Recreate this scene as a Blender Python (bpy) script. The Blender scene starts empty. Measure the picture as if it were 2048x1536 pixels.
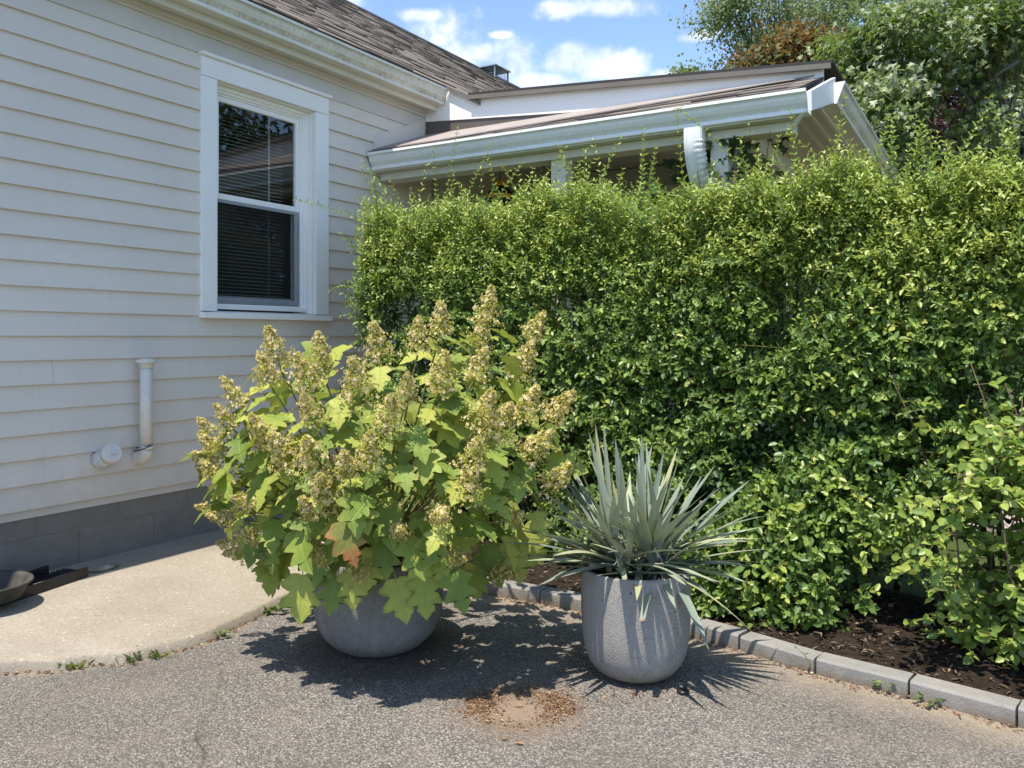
import bpy, math, random
import numpy as np
from mathutils import Vector, Matrix

random.seed(7)
rng = np.random.default_rng(11)
C = bpy.context.scene.collection
sc = bpy.context.scene

# ------------------------------------------------------------------ camera, sky, sun, exposure
FPX = 1671.0                     # focal length in pixels of the 2048 px wide photograph
CAMZ = 1.115
HOR = 674.0
cam_d = bpy.data.cameras.new('camera')
cam_d.sensor_width = 36.0
cam_d.lens = 36.0 * FPX / 2048.0
cam_d.shift_y = -(768.0 - HOR) / 2048.0
cam_d.clip_start = 0.05
cam_d.clip_end = 2000.0
cam = bpy.data.objects.new('camera', cam_d)
cam.location = (0, 0, CAMZ)
cam.rotation_euler = (math.radians(90), 0, 0)
C.objects.link(cam)
sc.camera = cam

# wall frame: s runs along the house wall (away, to the right), t out of the wall
TA = (2029.0 - 1024.0) / FPX
AL = math.atan(TA)
E1 = np.array([math.sin(AL), math.cos(AL), 0.0])
E2 = np.array([math.cos(AL), -math.sin(AL), 0.0])
CW = 3.80
UP = np.array([0, 0, 1.0])


def W(s, t, z):
    p = E1 * s + E2 * (t - CW)
    return (p[0], p[1], z)


def ray(px, py, d):
    return np.array([(px - 1024.0) / FPX * d, d, CAMZ + (HOR - py) / FPX * d])


def gnd(px, py, z=0.0):
    d = (CAMZ - z) * FPX / (py - HOR)
    return np.array([(px - 1024.0) / FPX * d, d, z])


SUN_EL = math.radians(69.0)
sun_h = E1 * 1.0 + E2 * 0.015
sun_h /= np.linalg.norm(sun_h)
to_sun = Vector((-sun_h[0] * math.cos(SUN_EL), -sun_h[1] * math.cos(SUN_EL), math.sin(SUN_EL)))
sun_d = bpy.data.lights.new('sun', 'SUN')
sun_d.energy = 2.9
sun_d.angle = math.radians(0.53)
sun_d.color = (1.0, 0.925, 0.80)
sun = bpy.data.objects.new('sun', sun_d)
sun.rotation_euler = to_sun.to_track_quat('Z', 'Y').to_euler()
sun.location = (0, -3, 8)
C.objects.link(sun)

world = bpy.data.worlds.new('World')
sc.world = world
world.use_nodes = True
SKY_STRENGTH = 0.14


CLOUD_SHIFT = (8.15, 2.6, 5.3)


def build_world():
    nt = world.node_tree
    nt.nodes.clear()
    N, L = nt.nodes.new, nt.links.new
    out = N('ShaderNodeOutputWorld')
    bg = N('ShaderNodeBackground')
    bg.inputs['Strength'].default_value = SKY_STRENGTH
    L(bg.outputs[0], out.inputs[0])
    sky = N('ShaderNodeTexSky')
    sky.sky_type = 'NISHITA'
    sky.sun_disc = False
    sky.sun_elevation = SUN_EL
    sky.sun_rotation = math.atan2(to_sun.x, to_sun.y)
    sky.air_density = 0.62
    sky.dust_density = 0.1
    sky.ozone_density = 0.8
    tc = N('ShaderNodeTexCoord')
    vec = tc.outputs['Generated']

    def math_(op, a, b=None, clamp=False):
        n = N('ShaderNodeMath')
        n.operation = op
        n.use_clamp = clamp
        for i, v in enumerate((a, b)):
            if v is None:
                continue
            if isinstance(v, (int, float)):
                n.inputs[i].default_value = v
            else:
                L(v, n.inputs[i])
        return n.outputs[0]

    def dot(v):
        n = N('ShaderNodeVectorMath')
        n.operation = 'DOT_PRODUCT'
        L(vec, n.inputs[0])
        n.inputs[1].default_value = v
        return n.outputs['Value']
    # cumulus clouds where they stand in the sky (pixel centre, half width, half height)
    blobs = [(1150, 122, 105, 46), (1215, 140, 95, 45), (1150, 100, 55, 30), (1255, 130, 52, 34), (1090, 160, 110, 24),
             (1190, 15, 125, 28), (835, 30, 62, 20), (968, 108, 30, 30), (878, 80, 34, 18), (1400, 72, 50, 16),
             (760, 60, 40, 14), (1340, 150, 50, 20), (1080, 185, 150, 14), (1000, 70, 30, 10),
             (1500, -120, 200, 40), (800, -160, 240, 50), (300, -250, 260, 60), (2300, -60, 260, 60), (2600, 150, 220, 60)]
    best = None
    for px, py, a, b in blobs:
        c = Vector(((px - 1024) / FPX, 1.0, (HOR - py) / FPX)).normalized()
        r = Vector((0, 1, 0)).cross(Vector((0, 0, 1)))
        r = (c.cross(Vector((0, 0, 1)))).normalized()
        u = r.cross(c).normalized()
        sa, sb = FPX / a * 1.06, FPX / b * 1.12
        x = math_('MULTIPLY', dot(tuple(r)), sa)
        y = math_('MULTIPLY', dot(tuple(u)), sb)
        q = math_('ADD', math_('MULTIPLY', x, x), math_('MULTIPLY', y, y))
        front = math_('GREATER_THAN', dot(tuple(c)), 0.5)
        m = math_('MULTIPLY', math_('SUBTRACT', 1.0, math_('SQRT', q)), 1.0)
        m = math_('SUBTRACT', math_('MULTIPLY', math_('ADD', m, 3.0), front), 3.0)
        best = m if best is None else math_('MAXIMUM', best, m)
    nz = N('ShaderNodeTexNoise')
    nz.inputs['Scale'].default_value = 20.0
    nz.inputs['Detail'].default_value = 8.0
    nz.inputs['Roughness'].default_value = 0.62
    L(vec, nz.inputs['Vector'])
    nfac = nz.outputs['Fac']
    # scattered smaller clouds over the rest of the sky
    n2 = N('ShaderNodeTexNoise')
    n2.inputs['Scale'].default_value = 4.5
    n2.inputs['Detail'].default_value = 5.0
    sh = N('ShaderNodeVectorMath')
    sh.operation = 'ADD'
    L(vec, sh.inputs[0])
    sh.inputs[1].default_value = CLOUD_SHIFT
    L(sh.outputs[0], n2.inputs['Vector'])
    rest = math_('MULTIPLY', math_('SUBTRACT', n2.outputs['Fac'], 0.54), 4.0)
    best = math_('MAXIMUM', best, rest)
    dens = math_('ADD', best, math_('MULTIPLY', math_('SUBTRACT', nfac, 0.5), 1.9))
    mr = N('ShaderNodeMapRange')
    mr.interpolation_type = 'SMOOTHSTEP'
    mr.inputs['From Min'].default_value = -0.05
    mr.inputs['From Max'].default_value = 0.75
    mr.inputs['To Max'].default_value = 0.85
    L(dens, mr.inputs['Value'])
    # cloud body: white tops, bluish grey thick parts
    mr2 = N('ShaderNodeMapRange')
    mr2.inputs['From Min'].default_value = 0.3
    mr2.inputs['From Max'].default_value = 0.66
    L(nfac, mr2.inputs['Value'])
    cc = N('ShaderNodeMixRGB')
    cc.inputs[1].default_value = (2.1, 2.45, 3.1, 1)
    cc.inputs[2].default_value = (3.5, 3.6, 3.7, 1)
    L(mr2.outputs[0], cc.inputs[0])
    mix = N('ShaderNodeMixRGB')
    L(mr.outputs[0], mix.inputs[0])
    L(sky.outputs[0], mix.inputs[1])
    L(cc.outputs[0], mix.inputs[2])
    L(mix.outputs[0], bg.inputs['Color'])


build_world()
vs = sc.view_settings
vs.view_transform = 'Standard'
vs.look = 'None'
vs.gamma = 1.0
vs.use_curve_mapping = False
vs.exposure = 1.41

# ------------------------------------------------------------------ material helpers


class M:
    def __init__(self, name):
        self.m = bpy.data.materials.new(name)
        self.m.use_nodes = True
        self.nt = self.m.node_tree
        self.b = self.nt.nodes['Principled BSDF']
        self.out = self.nt.nodes['Material Output']

    def N(self, t, **k):
        n = self.nt.nodes.new(t)
        for a, v in k.items():
            setattr(n, a, v)
        return n

    def L(self, a, b):
        self.nt.links.new(a, b)

    def pos(self, scale=(1, 1, 1), kind='geo'):
        if kind == 'geo':
            v = self.N('ShaderNodeNewGeometry').outputs['Position']
        else:
            v = self.N('ShaderNodeTexCoord').outputs['Object']
        mp = self.N('ShaderNodeMapping')
        mp.inputs['Scale'].default_value = scale
        self.L(v, mp.inputs['Vector'])
        return mp.outputs[0]

    def noise(self, vec, scale, detail=4, rough=0.55):
        n = self.N('ShaderNodeTexNoise')
        n.inputs['Scale'].default_value = scale
        n.inputs['Detail'].default_value = detail
        n.inputs['Roughness'].default_value = rough
        if vec is not None:
            self.L(vec, n.inputs['Vector'])
        return n.outputs['Fac']

    def voronoi(self, vec, scale, out='Distance', feature='F1'):
        n = self.N('ShaderNodeTexVoronoi', feature=feature)
        n.inputs['Scale'].default_value = scale
        self.L(vec, n.inputs['Vector'])
        return n.outputs[out]

    def ramp(self, fac, stops, interp='LINEAR'):
        n = self.N('ShaderNodeValToRGB')
        cr = n.color_ramp
        cr.interpolation = interp
        while len(cr.elements) > 1:
            cr.elements.remove(cr.elements[-1])
        for i, (p, c) in enumerate(stops):
            e = cr.elements[0] if i == 0 else cr.elements.new(p)
            e.position = p
            c = (c, c, c) if isinstance(c, (int, float)) else c
            e.color = (*c, 1)
        self.L(fac, n.inputs[0])
        return n.outputs[0]

    def mix(self, fac, a, b, mode='MIX'):
        n = self.N('ShaderNodeMixRGB', blend_type=mode)
        for i, v in ((0, fac), (1, a), (2, b)):
            if isinstance(v, (int, float)):
                n.inputs[i].default_value = v if i == 0 else (v, v, v, 1)
            elif isinstance(v, tuple):
                n.inputs[i].default_value = (*v, 1)
            else:
                self.L(v, n.inputs[i])
        return n.outputs[0]

    def math(self, op, a, b=None, clamp=False):
        n = self.N('ShaderNodeMath', operation=op, use_clamp=clamp)
        for i, v in enumerate((a, b)):
            if v is None:
                continue
            if isinstance(v, (int, float)):
                n.inputs[i].default_value = v
            else:
                self.L(v, n.inputs[i])
        return n.outputs[0]

    def bump(self, h, strength=0.3, dist=0.01):
        n = self.N('ShaderNodeBump')
        n.inputs['Strength'].default_value = strength
        n.inputs['Distance'].default_value = dist
        self.L(h, n.inputs['Height'])
        self.L(n.outputs[0], self.b.inputs['Normal'])

    def color(self, c):
        if isinstance(c, tuple):
            self.b.inputs['Base Color'].default_value = (*c, 1)
        else:
            self.L(c, self.b.inputs['Base Color'])

    def rough(self, r, spec=0.5):
        self.b.inputs['Specular IOR Level'].default_value = spec
        if isinstance(r, (int, float)):
            self.b.inputs['Roughness'].default_value = r
        else:
            self.L(r, self.b.inputs['Roughness'])

    def attr(self, name='tint'):
        return self.N('ShaderNodeAttribute', attribute_name=name).outputs['Fac']

    def orand(self):
        return self.N('ShaderNodeObjectInfo').outputs['Random']

    def translucent(self, col, amount):
        tr = self.N('ShaderNodeBsdfTranslucent')
        if isinstance(col, tuple):
            tr.inputs['Color'].default_value = (*col, 1)
        else:
            self.L(col, tr.inputs['Color'])
        mx = self.N('ShaderNodeMixShader')
        mx.inputs[0].default_value = amount
        self.L(self.b.outputs[0], mx.inputs[1])
        self.L(tr.outputs[0], mx.inputs[2])
        self.L(mx.outputs[0], self.out.inputs[0])


def simple(name, col, rough=0.6, var=0.08, scale=6.0, bump=0.0, bscale=60, spec=0.4, metallic=0.0):
    m = M(name)
    p = m.pos()
    f = m.noise(p, scale, 5)
    a = tuple(max(0, c * (1 - var)) for c in col)
    b = tuple(min(1, c * (1 + var)) for c in col)
    m.color(m.ramp(f, [(0.3, a), (0.7, b)]))
    m.rough(rough, spec)
    m.b.inputs['Metallic'].default_value = metallic
    if bump:
        m.bump(m.noise(p, bscale, 4), bump, 0.004)
    return m.m


MAT = {}


def mk_mats():
    # siding paint: warm grey, slightly streaky, with grain along the board
    m = M('siding_paint')
    f = m.noise(m.pos(), 1.6, 5)
    g = m.noise(m.pos((14, 14, 160)), 1.0, 4)
    c = m.ramp(f, [(0.3, (0.665, 0.605, 0.525)), (0.7, (0.725, 0.665, 0.58))])
    c = m.mix(m.math('MULTIPLY', g, 0.16), c, (0.48, 0.46, 0.42))
    dirt = m.ramp(m.noise(m.pos(), 34, 3), [(0.71, 0.0), (0.76, 1.0)])
    c = m.mix(m.math('MULTIPLY', dirt, 0.25), c, (0.2, 0.19, 0.16))
    c = m.mix(m.math('MULTIPLY', m.math('SUBTRACT', m.orand(), 0.5), 0.12), c, (0.3, 0.3, 0.3))
    zz = m.N('ShaderNodeSeparateXYZ')
    m.L(m.N('ShaderNodeNewGeometry').outputs['Position'], zz.inputs[0])
    spl = m.math('MULTIPLY', m.ramp(m.math('ADD', zz.outputs[2], m.math('MULTIPLY', m.noise(m.pos(), 9, 6, 0.7), 0.7)), [(0.55, 1.0), (0.95, 0.0)]), 0.35)
    c = m.mix(spl, c, (0.34, 0.29, 0.23))
    stv = m.ramp(m.noise(m.pos((22, 22, 1.2)), 1.0, 5, 0.6), [(0.58, 0.0), (0.8, 0.22)])
    c = m.mix(stv, c, (0.42, 0.40, 0.36))
    m.color(c)
    m.rough(0.5, 0.35)
    m.bump(g, 0.25, 0.002)
    MAT['siding'] = m.m
    MAT['trim'] = simple('white_trim_paint', (0.82, 0.805, 0.775), 0.42, 0.03, 3, 0.08, 90)
    MAT['frieze'] = simple('frieze_paint', (0.56, 0.53, 0.485), 0.5, 0.05, 3, 0.08, 60)
    MAT['cream'] = simple('cream_soffit_paint', (0.60, 0.58, 0.50), 0.55, 0.06, 4, 0.06, 60)
    MAT['porch_in'] = simple('tan_porch_paint', (0.50, 0.46, 0.40), 0.6, 0.05, 3, 0.05, 60)
    # white aluminium gutters with mildew streaks
    for nm, base, dirtc, amt in (('gutter', (0.80, 0.81, 0.80), (0.30, 0.34, 0.25), 0.55), ('gutter_old', (0.72, 0.71, 0.63), (0.24, 0.23, 0.13), 0.85)):
        m = M(nm + '_metal')
        streak = m.noise(m.pos((70, 70, 3)), 1.0, 4, 0.6)
        broad = m.noise(m.pos((3, 3, 9)), 1.0, 4)
        at = m.attr('grime')
        f = m.math('MULTIPLY', m.math('ADD', streak, broad), 0.5)
        f = m.ramp(f, [(0.38, 0.15), (0.62, 1.0)])
        f = m.math('MULTIPLY', m.math('MULTIPLY', f, at), amt, True)
        m.color(m.mix(f, base, dirtc))
        m.rough(0.38, 0.5)
        MAT[nm] = m.m
    # painted concrete block
    m = M('painted_block')
    p = m.pos()
    n1 = m.noise(p, 9, 6, 0.65)
    c = m.ramp(n1, [(0.3, (0.225, 0.205, 0.178)), (0.7, (0.285, 0.262, 0.228))])
    m.color(m.mix(m.math('MULTIPLY', m.orand(), 0.25), c, (0.18, 0.172, 0.162)))
    m.rough(0.6, 0.3)
    m.bump(m.mix(0.5, m.noise(m.pos((16, 16, 50)), 1.0, 7, 0.75), m.noise(p, 120, 4, 0.7)), 1.0, 0.02)
    MAT['block'] = m.m
    MAT['mortar'] = simple('painted_mortar', (0.235, 0.215, 0.188), 0.75, 0.15, 30, 0.3, 200)
    # concrete slab
    m = M('slab_concrete')
    p = m.pos()
    c = m.ramp(m.noise(p, 3.0, 6), [(0.3, (0.295, 0.258, 0.205)), (0.7, (0.365, 0.322, 0.262))])
    v = m.N('ShaderNodeTexVoronoi')
    v.inputs['Scale'].default_value = 170
    m.L(p, v.inputs['Vector'])
    c = m.mix(m.ramp(v.outputs['Color'], [(0.0, 0.85), (0.35, 0.0), (1.0, 0.0)]), c, (0.17, 0.14, 0.10))
    c = m.mix(m.ramp(m.noise(p, 65, 3), [(0.62, 0.0), (0.72, 0.7)]), c, (0.60, 0.56, 0.48))
    c = m.mix(m.ramp(m.noise(p, 0.9, 4), [(0.55, 0.0), (0.75, 0.35)]), c, (0.28, 0.25, 0.2))
    m.color(c)
    m.rough(0.85, 0.2)
    m.bump(m.noise(p, 190, 5, 0.7), 0.8, 0.006)
    MAT['slab'] = m.m
    # asphalt with worn aggregate
    m = M('asphalt_aggregate')
    p = m.pos()
    v = m.N('ShaderNodeTexVoronoi')
    v.inputs['Scale'].default_value = 215
    m.L(p, v.inputs['Vector'])
    v2 = m.N('ShaderNodeTexVoronoi')
    v2.inputs['Scale'].default_value = 120
    m.L(p, v2.inputs['Vector'])
    sep = m.N('ShaderNodeSeparateColor')
    m.L(v.outputs['Color'], sep.inputs[0])
    c = m.ramp(sep.outputs[0], [(0.0, 0.075), (0.3, 0.12), (0.6, 0.185), (0.86, 0.26), (1.0, (0.43, 0.40, 0.36))])
    sep2 = m.N('ShaderNodeSeparateColor')
    m.L(v2.outputs['Color'], sep2.inputs[0])
    big = m.ramp(sep2.outputs[1], [(0.80, 0.0), (0.86, 1.0)])
    core = m.ramp(v2.outputs['Distance'], [(0.3, 1.0), (0.5, 0.0)])
    c = m.mix(m.math('MULTIPLY', m.math('MULTIPLY', big, core), 0.7), c, (0.46, 0.43, 0.40))
    gap = m.ramp(v.outputs['Distance'], [(0.45, 0.0), (0.85, 1.0)])
    c = m.mix(m.math('MULTIPLY', gap, 0.55), c, (0.05, 0.048, 0.046))
    c = m.mix(m.ramp(m.noise(p, 1.3, 6), [(0.40, 0.0), (0.75, 0.55)]), c, (0.115, 0.105, 0.095))
    c = m.mix(m.ramp(m.noise(p, 5.5, 6), [(0.5, 0.0), (0.8, 0.4)]), c, (0.235, 0.21, 0.18))
    ck = m.voronoi(m.mix(0.12, p, m.N('ShaderNodeTexNoise').outputs['Color']), 0.9, 'Distance', 'DISTANCE_TO_EDGE')
    ckm = m.math('MULTIPLY', m.ramp(ck, [(0.0, 1.0), (0.006, 0.0)]), m.ramp(m.noise(p, 1.1, 3), [(0.5, 0.0), (0.6, 0.7)]))
    c = m.mix(ckm, c, (0.05, 0.045, 0.04))
    # round dried mark where a pot used to stand, and dust along the edging
    geo = m.N('ShaderNodeNewGeometry')

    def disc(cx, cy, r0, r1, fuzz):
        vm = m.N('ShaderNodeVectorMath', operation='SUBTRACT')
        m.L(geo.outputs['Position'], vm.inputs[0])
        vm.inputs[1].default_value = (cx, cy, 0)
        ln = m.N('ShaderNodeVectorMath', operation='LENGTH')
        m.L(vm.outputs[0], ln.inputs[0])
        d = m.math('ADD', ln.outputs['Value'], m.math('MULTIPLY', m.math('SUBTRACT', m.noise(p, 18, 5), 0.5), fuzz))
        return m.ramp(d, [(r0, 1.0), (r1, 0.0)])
    q = gnd(1040, 1418)
    k = disc(q[0], q[1], 0.10, 0.24, 0.10)
    c = m.mix(m.math('MULTIPLY', k, 0.75), c, (0.205, 0.15, 0.11))
    k = disc(q[0] - 0.01, q[1] - 0.015, 0.06, 0.09, 0.02)
    c = m.mix(m.math('MULTIPLY', k, 0.8), c, (0.255, 0.205, 0.165))
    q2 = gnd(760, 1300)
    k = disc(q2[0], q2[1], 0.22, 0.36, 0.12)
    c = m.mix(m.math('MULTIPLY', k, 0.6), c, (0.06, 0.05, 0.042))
    at = m.attr('dust')
    dustf = m.ramp(m.math('MULTIPLY', at, m.math('ADD', m.noise(p, 7, 5), 0.35)), [(0.25, 0.0), (0.75, 0.8)])
    c = m.mix(dustf, c, (0.31, 0.265, 0.21))
    c = m.mix(1.0, c, (1.0, 0.945, 0.87), 'MULTIPLY')
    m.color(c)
    m.rough(0.9, 0.25)
    h = m.mix(0.5, m.ramp(v.outputs['Distance'], [(0.0, 1.0), (0.8, 0.0)]), m.noise(p, 60, 4))
    m.bump(h, 0.9, 0.006)
    MAT['asphalt'] = m.m
    # edging stone
    m = M('edging_concrete')
    p = m.pos()
    c = m.ramp(m.noise(p, 8, 6, 0.6), [(0.3, (0.20, 0.195, 0.185)), (0.7, (0.27, 0.26, 0.248))])
    c = m.mix(m.ramp(m.noise(p, 190, 3), [(0.35, 0.6), (0.5, 0.0)]), c, (0.14, 0.135, 0.13))
    c = m.mix(m.math('MULTIPLY', m.orand(), 0.22), c, (0.2, 0.19, 0.18))
    zz = m.N('ShaderNodeSeparateXYZ')
    m.L(m.N('ShaderNodeNewGeometry').outputs['Position'], zz.inputs[0])
    spl = m.ramp(m.math('ADD', zz.outputs[2], m.math('MULTIPLY', m.noise(p, 22, 5), 0.05)), [(0.028, 0.75), (0.062, 0.0)])
    c = m.mix(spl, c, (0.15, 0.115, 0.08))
    c = m.mix(m.ramp(m.noise(p, 5, 6, 0.65), [(0.5, 0.0), (0.7, 0.4)]), c, (0.33, 0.31, 0.28))
    m.color(c)
    m.rough(0.85, 0.25)
    m.bump(m.noise(p, 150, 5), 0.5, 0.004)
    MAT['edging'] = m.m
    # fibre-cement planters
    for nm, lo, hi in (('pot_dark', 0.165, 0.21), ('pot_light', 0.235, 0.295)):
        m = M(nm)
        p = m.pos()
        c = m.ramp(m.noise(p, 6, 6), [(0.3, (lo, lo * 0.955, lo * 0.89)), (0.7, (hi, hi * 0.955, hi * 0.89))])
        v = m.N('ShaderNodeTexVoronoi')
        v.inputs['Scale'].default_value = 430
        m.L(p, v.inputs['Vector'])
        sp = m.N('ShaderNodeSeparateColor')
        m.L(v.outputs['Color'], sp.inputs[0])
        c = m.mix(m.ramp(sp.outputs[0], [(0.0, 0.7), (0.35, 0.0), (0.75, 0.0), (1.0, 0.0)]), c, (0.09, 0.088, 0.085))
        c = m.mix(m.ramp(sp.outputs[1], [(0.75, 0.0), (1.0, 0.4)]), c, (0.42, 0.41, 0.385))
        pits = m.ramp(m.voronoi(p, 26), [(0.075, 1.0), (0.12, 0.0)])
        pm = m.ramp(m.noise(p, 14, 2), [(0.46, 0.0), (0.52, 1.0)])
        pits = m.math('MULTIPLY', pits, pm)
        c = m.mix(m.math('MULTIPLY', pits, 0.9), c, (0.05, 0.05, 0.05))
        c = m.mix(m.ramp(m.noise(m.pos((10, 10, 1.5)), 1.0, 4), [(0.5, 0.0), (0.75, 0.55)]), c, (0.34, 0.32, 0.285))
        zz = m.N('ShaderNodeSeparateXYZ')
        m.L(m.N('ShaderNodeNewGeometry').outputs['Position'], zz.inputs[0])
        spl = m.ramp(m.math('ADD', zz.outputs[2], m.math('MULTIPLY', m.noise(p, 16, 6), 0.10)), [(0.05, 0.75), (0.12, 0.0)])
        c = m.mix(spl, c, (0.13, 0.10, 0.075))
        m.color(c)
        m.rough(0.8, 0.25)
        hh = m.mix(pits, m.noise(p, 240, 3), 0.0)
        m.bump(hh, 0.6, 0.004)
        MAT[nm] = m.m
    # shingles
    for nm, mul in (('shingle', 1.0), ('shingle_dark', 0.8)):
        m = M(nm)
        p = m.pos()
        r = m.math('FRACT', m.math('ADD', m.attr('tint'), m.orand()))
        c = m.ramp(r, [(0.0, (0.075, 0.062, 0.052)), (0.3, (0.13, 0.11, 0.092)), (0.65, (0.20, 0.17, 0.145)), (1.0, (0.27, 0.235, 0.20))])
        c = m.mix(m.math('MULTIPLY', m.noise(p, 160, 3), 0.5), c, (0.10, 0.088, 0.076))
        m.color(c)
        m.rough(0.9, 0.2)
        m.bump(m.noise(p, 300, 3), 0.6, 0.003)
        MAT[nm] = m.m
    MAT['drip'] = simple('drip_edge_metal', (0.15, 0.135, 0.115), 0.5, 0.1, 5)
    MAT['roofdark'] = simple('dark_roof_membrane', (0.035, 0.033, 0.033), 0.8, 0.2, 20, 0.3, 200)
    MAT['flash'] = simple('brown_flashing_metal', (0.115, 0.098, 0.088), 0.45, 0.1, 5)
    MAT['apron'] = simple('weathered_roof_sheet', (0.30, 0.262, 0.238), 0.7, 0.12, 6, 0.2, 120)
    MAT['galv'] = simple('galvanised_sheet', (0.33, 0.36, 0.37), 0.4, 0.1, 10, metallic=0.6)
    MAT['pvc'] = simple('painted_pvc', (0.68, 0.63, 0.56), 0.4, 0.06, 20, 0.1, 60)
    m = M('dirty_pvc')
    p = m.pos()
    c = m.ramp(m.noise(p, 30, 5), [(0.45, (0.66, 0.65, 0.62)), (0.62, (0.55, 0.53, 0.5)), (0.75, (0.33, 0.2, 0.09))])
    m.color(c)
    m.rough(0.5)
    MAT['pvc_dirty'] = m.m
    MAT['rust'] = simple('rusty_band', (0.30, 0.19, 0.09), 0.6, 0.4, 60)
    MAT['blackplastic'] = simple('black_plastic', (0.018, 0.018, 0.02), 0.4, 0.2, 20, 0.1, 80)
    m = M('dusty_rubber')
    p = m.pos()
    c = m.ramp(m.noise(p, 12, 6), [(0.35, (0.03, 0.03, 0.03)), (0.6, (0.065, 0.06, 0.054)), (0.8, (0.13, 0.12, 0.10))])
    m.color(c)
    m.rough(0.7, 0.3)
    m.bump(m.noise(p, 80, 3), 0.3, 0.003)
    MAT['rubber'] = m.m
    m = M('flat_stone')
    p = m.pos()
    c = m.ramp(m.noise(p, 14, 6), [(0.3, (0.17, 0.14, 0.09)), (0.55, (0.26, 0.23, 0.17)), (0.68, (0.45, 0.45, 0.43))])
    m.color(c)
    m.rough(0.8)
    m.bump(m.noise(p, 60, 4), 0.4, 0.004)
    MAT['stone'] = m.m
    m = M('mulch_soil')
    p = m.pos()
    c = m.ramp(m.noise(p, 40, 6, 0.7), [(0.3, (0.018, 0.013, 0.010)), (0.6, (0.05, 0.037, 0.028)), (0.8, (0.10, 0.08, 0.06))])
    m.color(c)
    m.rough(0.95, 0.1)
    m.bump(m.noise(p, 60, 6, 0.7), 1.0, 0.02)
    MAT['mulch'] = m.m
    MAT['soil'] = simple('potting_soil', (0.035, 0.026, 0.02), 0.95, 0.5, 50, 0.8, 90)
    m = M('lawn')
    p = m.pos()
    c = m.ramp(m.noise(p, 3, 8, 0.7), [(0.3, (0.05, 0.075, 0.022)), (0.55, (0.085, 0.11, 0.035)), (0.75, (0.17, 0.155, 0.075))])
    m.color(c)
    m.rough(0.95, 0.1)
    m.bump(m.noise(p, 60, 6), 1.0, 0.03)
    MAT['lawn'] = m.m
    MAT['path'] = simple('pale_path_concrete', (0.33, 0.28, 0.25), 0.85, 0.1, 6, 0.3, 120)
    # chips / litter coloured by tint
    m = M('litter')
    t = m.attr('tint')
    m.color(m.ramp(t, [(0.0, (0.10, 0.045, 0.022)), (0.45, (0.19, 0.10, 0.055)), (0.8, (0.29, 0.18, 0.10)), (1.0, (0.46, 0.34, 0.2))]))
    m.rough(0.8, 0.2)
    MAT['litter'] = m.m
    m = M('dark_chips')
    t = m.attr('tint')
    m.color(m.ramp(t, [(0.0, (0.02, 0.014, 0.01)), (0.6, (0.07, 0.05, 0.036)), (0.9, (0.16, 0.12, 0.085)), (1.0, (0.30, 0.22, 0.14))]))
    m.rough(0.9, 0.2)
    MAT['chips'] = m.m
    # bark
    for nm, c1, c2 in (('bark', (0.07, 0.055, 0.042), (0.16, 0.13, 0.10)), ('stem', (0.075, 0.058, 0.035), (0.17, 0.135, 0.09)), ('palebark', (0.10, 0.09, 0.075), (0.19, 0.175, 0.15)), ('greenstem', (0.14, 0.16, 0.05), (0.25, 0.22, 0.09))):
        m = M(nm)
        p = m.pos((1, 1, 0.25))
        m.color(m.ramp(m.noise(p, 40, 5), [(0.3, c1), (0.7, c2)]))
        m.rough(0.85, 0.2)
        m.bump(m.noise(p, 60, 4), 0.5, 0.006)
        MAT[nm] = m.m

    # foliage materials coloured by a per-leaf tint
    def leafmat(nm, stops, rough=0.42, spec=0.5, trans=0.28, tcol=(0.30, 0.42, 0.05), rnd=0.0):
        m = M(nm)
        t = m.attr('tint')
        if rnd:
            t = m.math('ADD', t, m.math('MULTIPLY', m.orand(), rnd), True)
        c = m.ramp(t, stops)
        n = m.noise(m.pos(), 90, 2)
        c2 = m.mix(m.math('MULTIPLY', n, 0.12), c, (0.04, 0.06, 0.012))
        m.color(c2)
        m.rough(rough, spec)
        tc = m.mix(0.55, c, tcol)
        m.translucent(tc, trans)
        MAT[nm] = m.m
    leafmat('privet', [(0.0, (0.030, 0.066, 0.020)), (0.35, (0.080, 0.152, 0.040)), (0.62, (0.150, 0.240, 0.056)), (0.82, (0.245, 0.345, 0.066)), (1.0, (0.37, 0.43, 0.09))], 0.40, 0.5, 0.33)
    leafmat('maple', [(0.0, (0.035, 0.065, 0.02)), (0.5, (0.10, 0.155, 0.042)), (0.85, (0.20, 0.26, 0.08)), (1.0, (0.38, 0.42, 0.28))], 0.45, 0.5, 0.36)
    leafmat('farleaf', [(0.0, (0.055, 0.085, 0.04)), (0.5, (0.13, 0.175, 0.085)), (1.0, (0.26, 0.30, 0.17))], 0.5, 0.4, 0.42)
    leafmat('brownleaf', [(0.0, (0.06, 0.09, 0.03)), (0.35, (0.13, 0.14, 0.05)), (0.6, (0.24, 0.115, 0.04)), (1.0, (0.30, 0.12, 0.04))], 0.6, 0.3, 0.3, (0.4, 0.2, 0.05))
    leafmat('purpleleaf', [(0.0, (0.018, 0.010, 0.010)), (0.6, (0.05, 0.024, 0.022)), (1.0, (0.12, 0.075, 0.06))], 0.5, 0.4, 0.2, (0.2, 0.05, 0.04))
    leafmat('darkleaf', [(0.0, (0.010, 0.020, 0.008)), (0.6, (0.022, 0.042, 0.016)), (1.0, (0.05, 0.08, 0.03))], 0.5, 0.4, 0.18)
    leafmat('ivy', [(0.0, (0.02, 0.04, 0.014)), (1.0, (0.045, 0.075, 0.026))], 0.7, 0.15, 0.2)
    leafmat('weed', [(0.0, (0.06, 0.12, 0.025)), (0.6, (0.14, 0.21, 0.045)), (1.0, (0.30, 0.32, 0.11))], 0.5, 0.4, 0.3)
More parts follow.
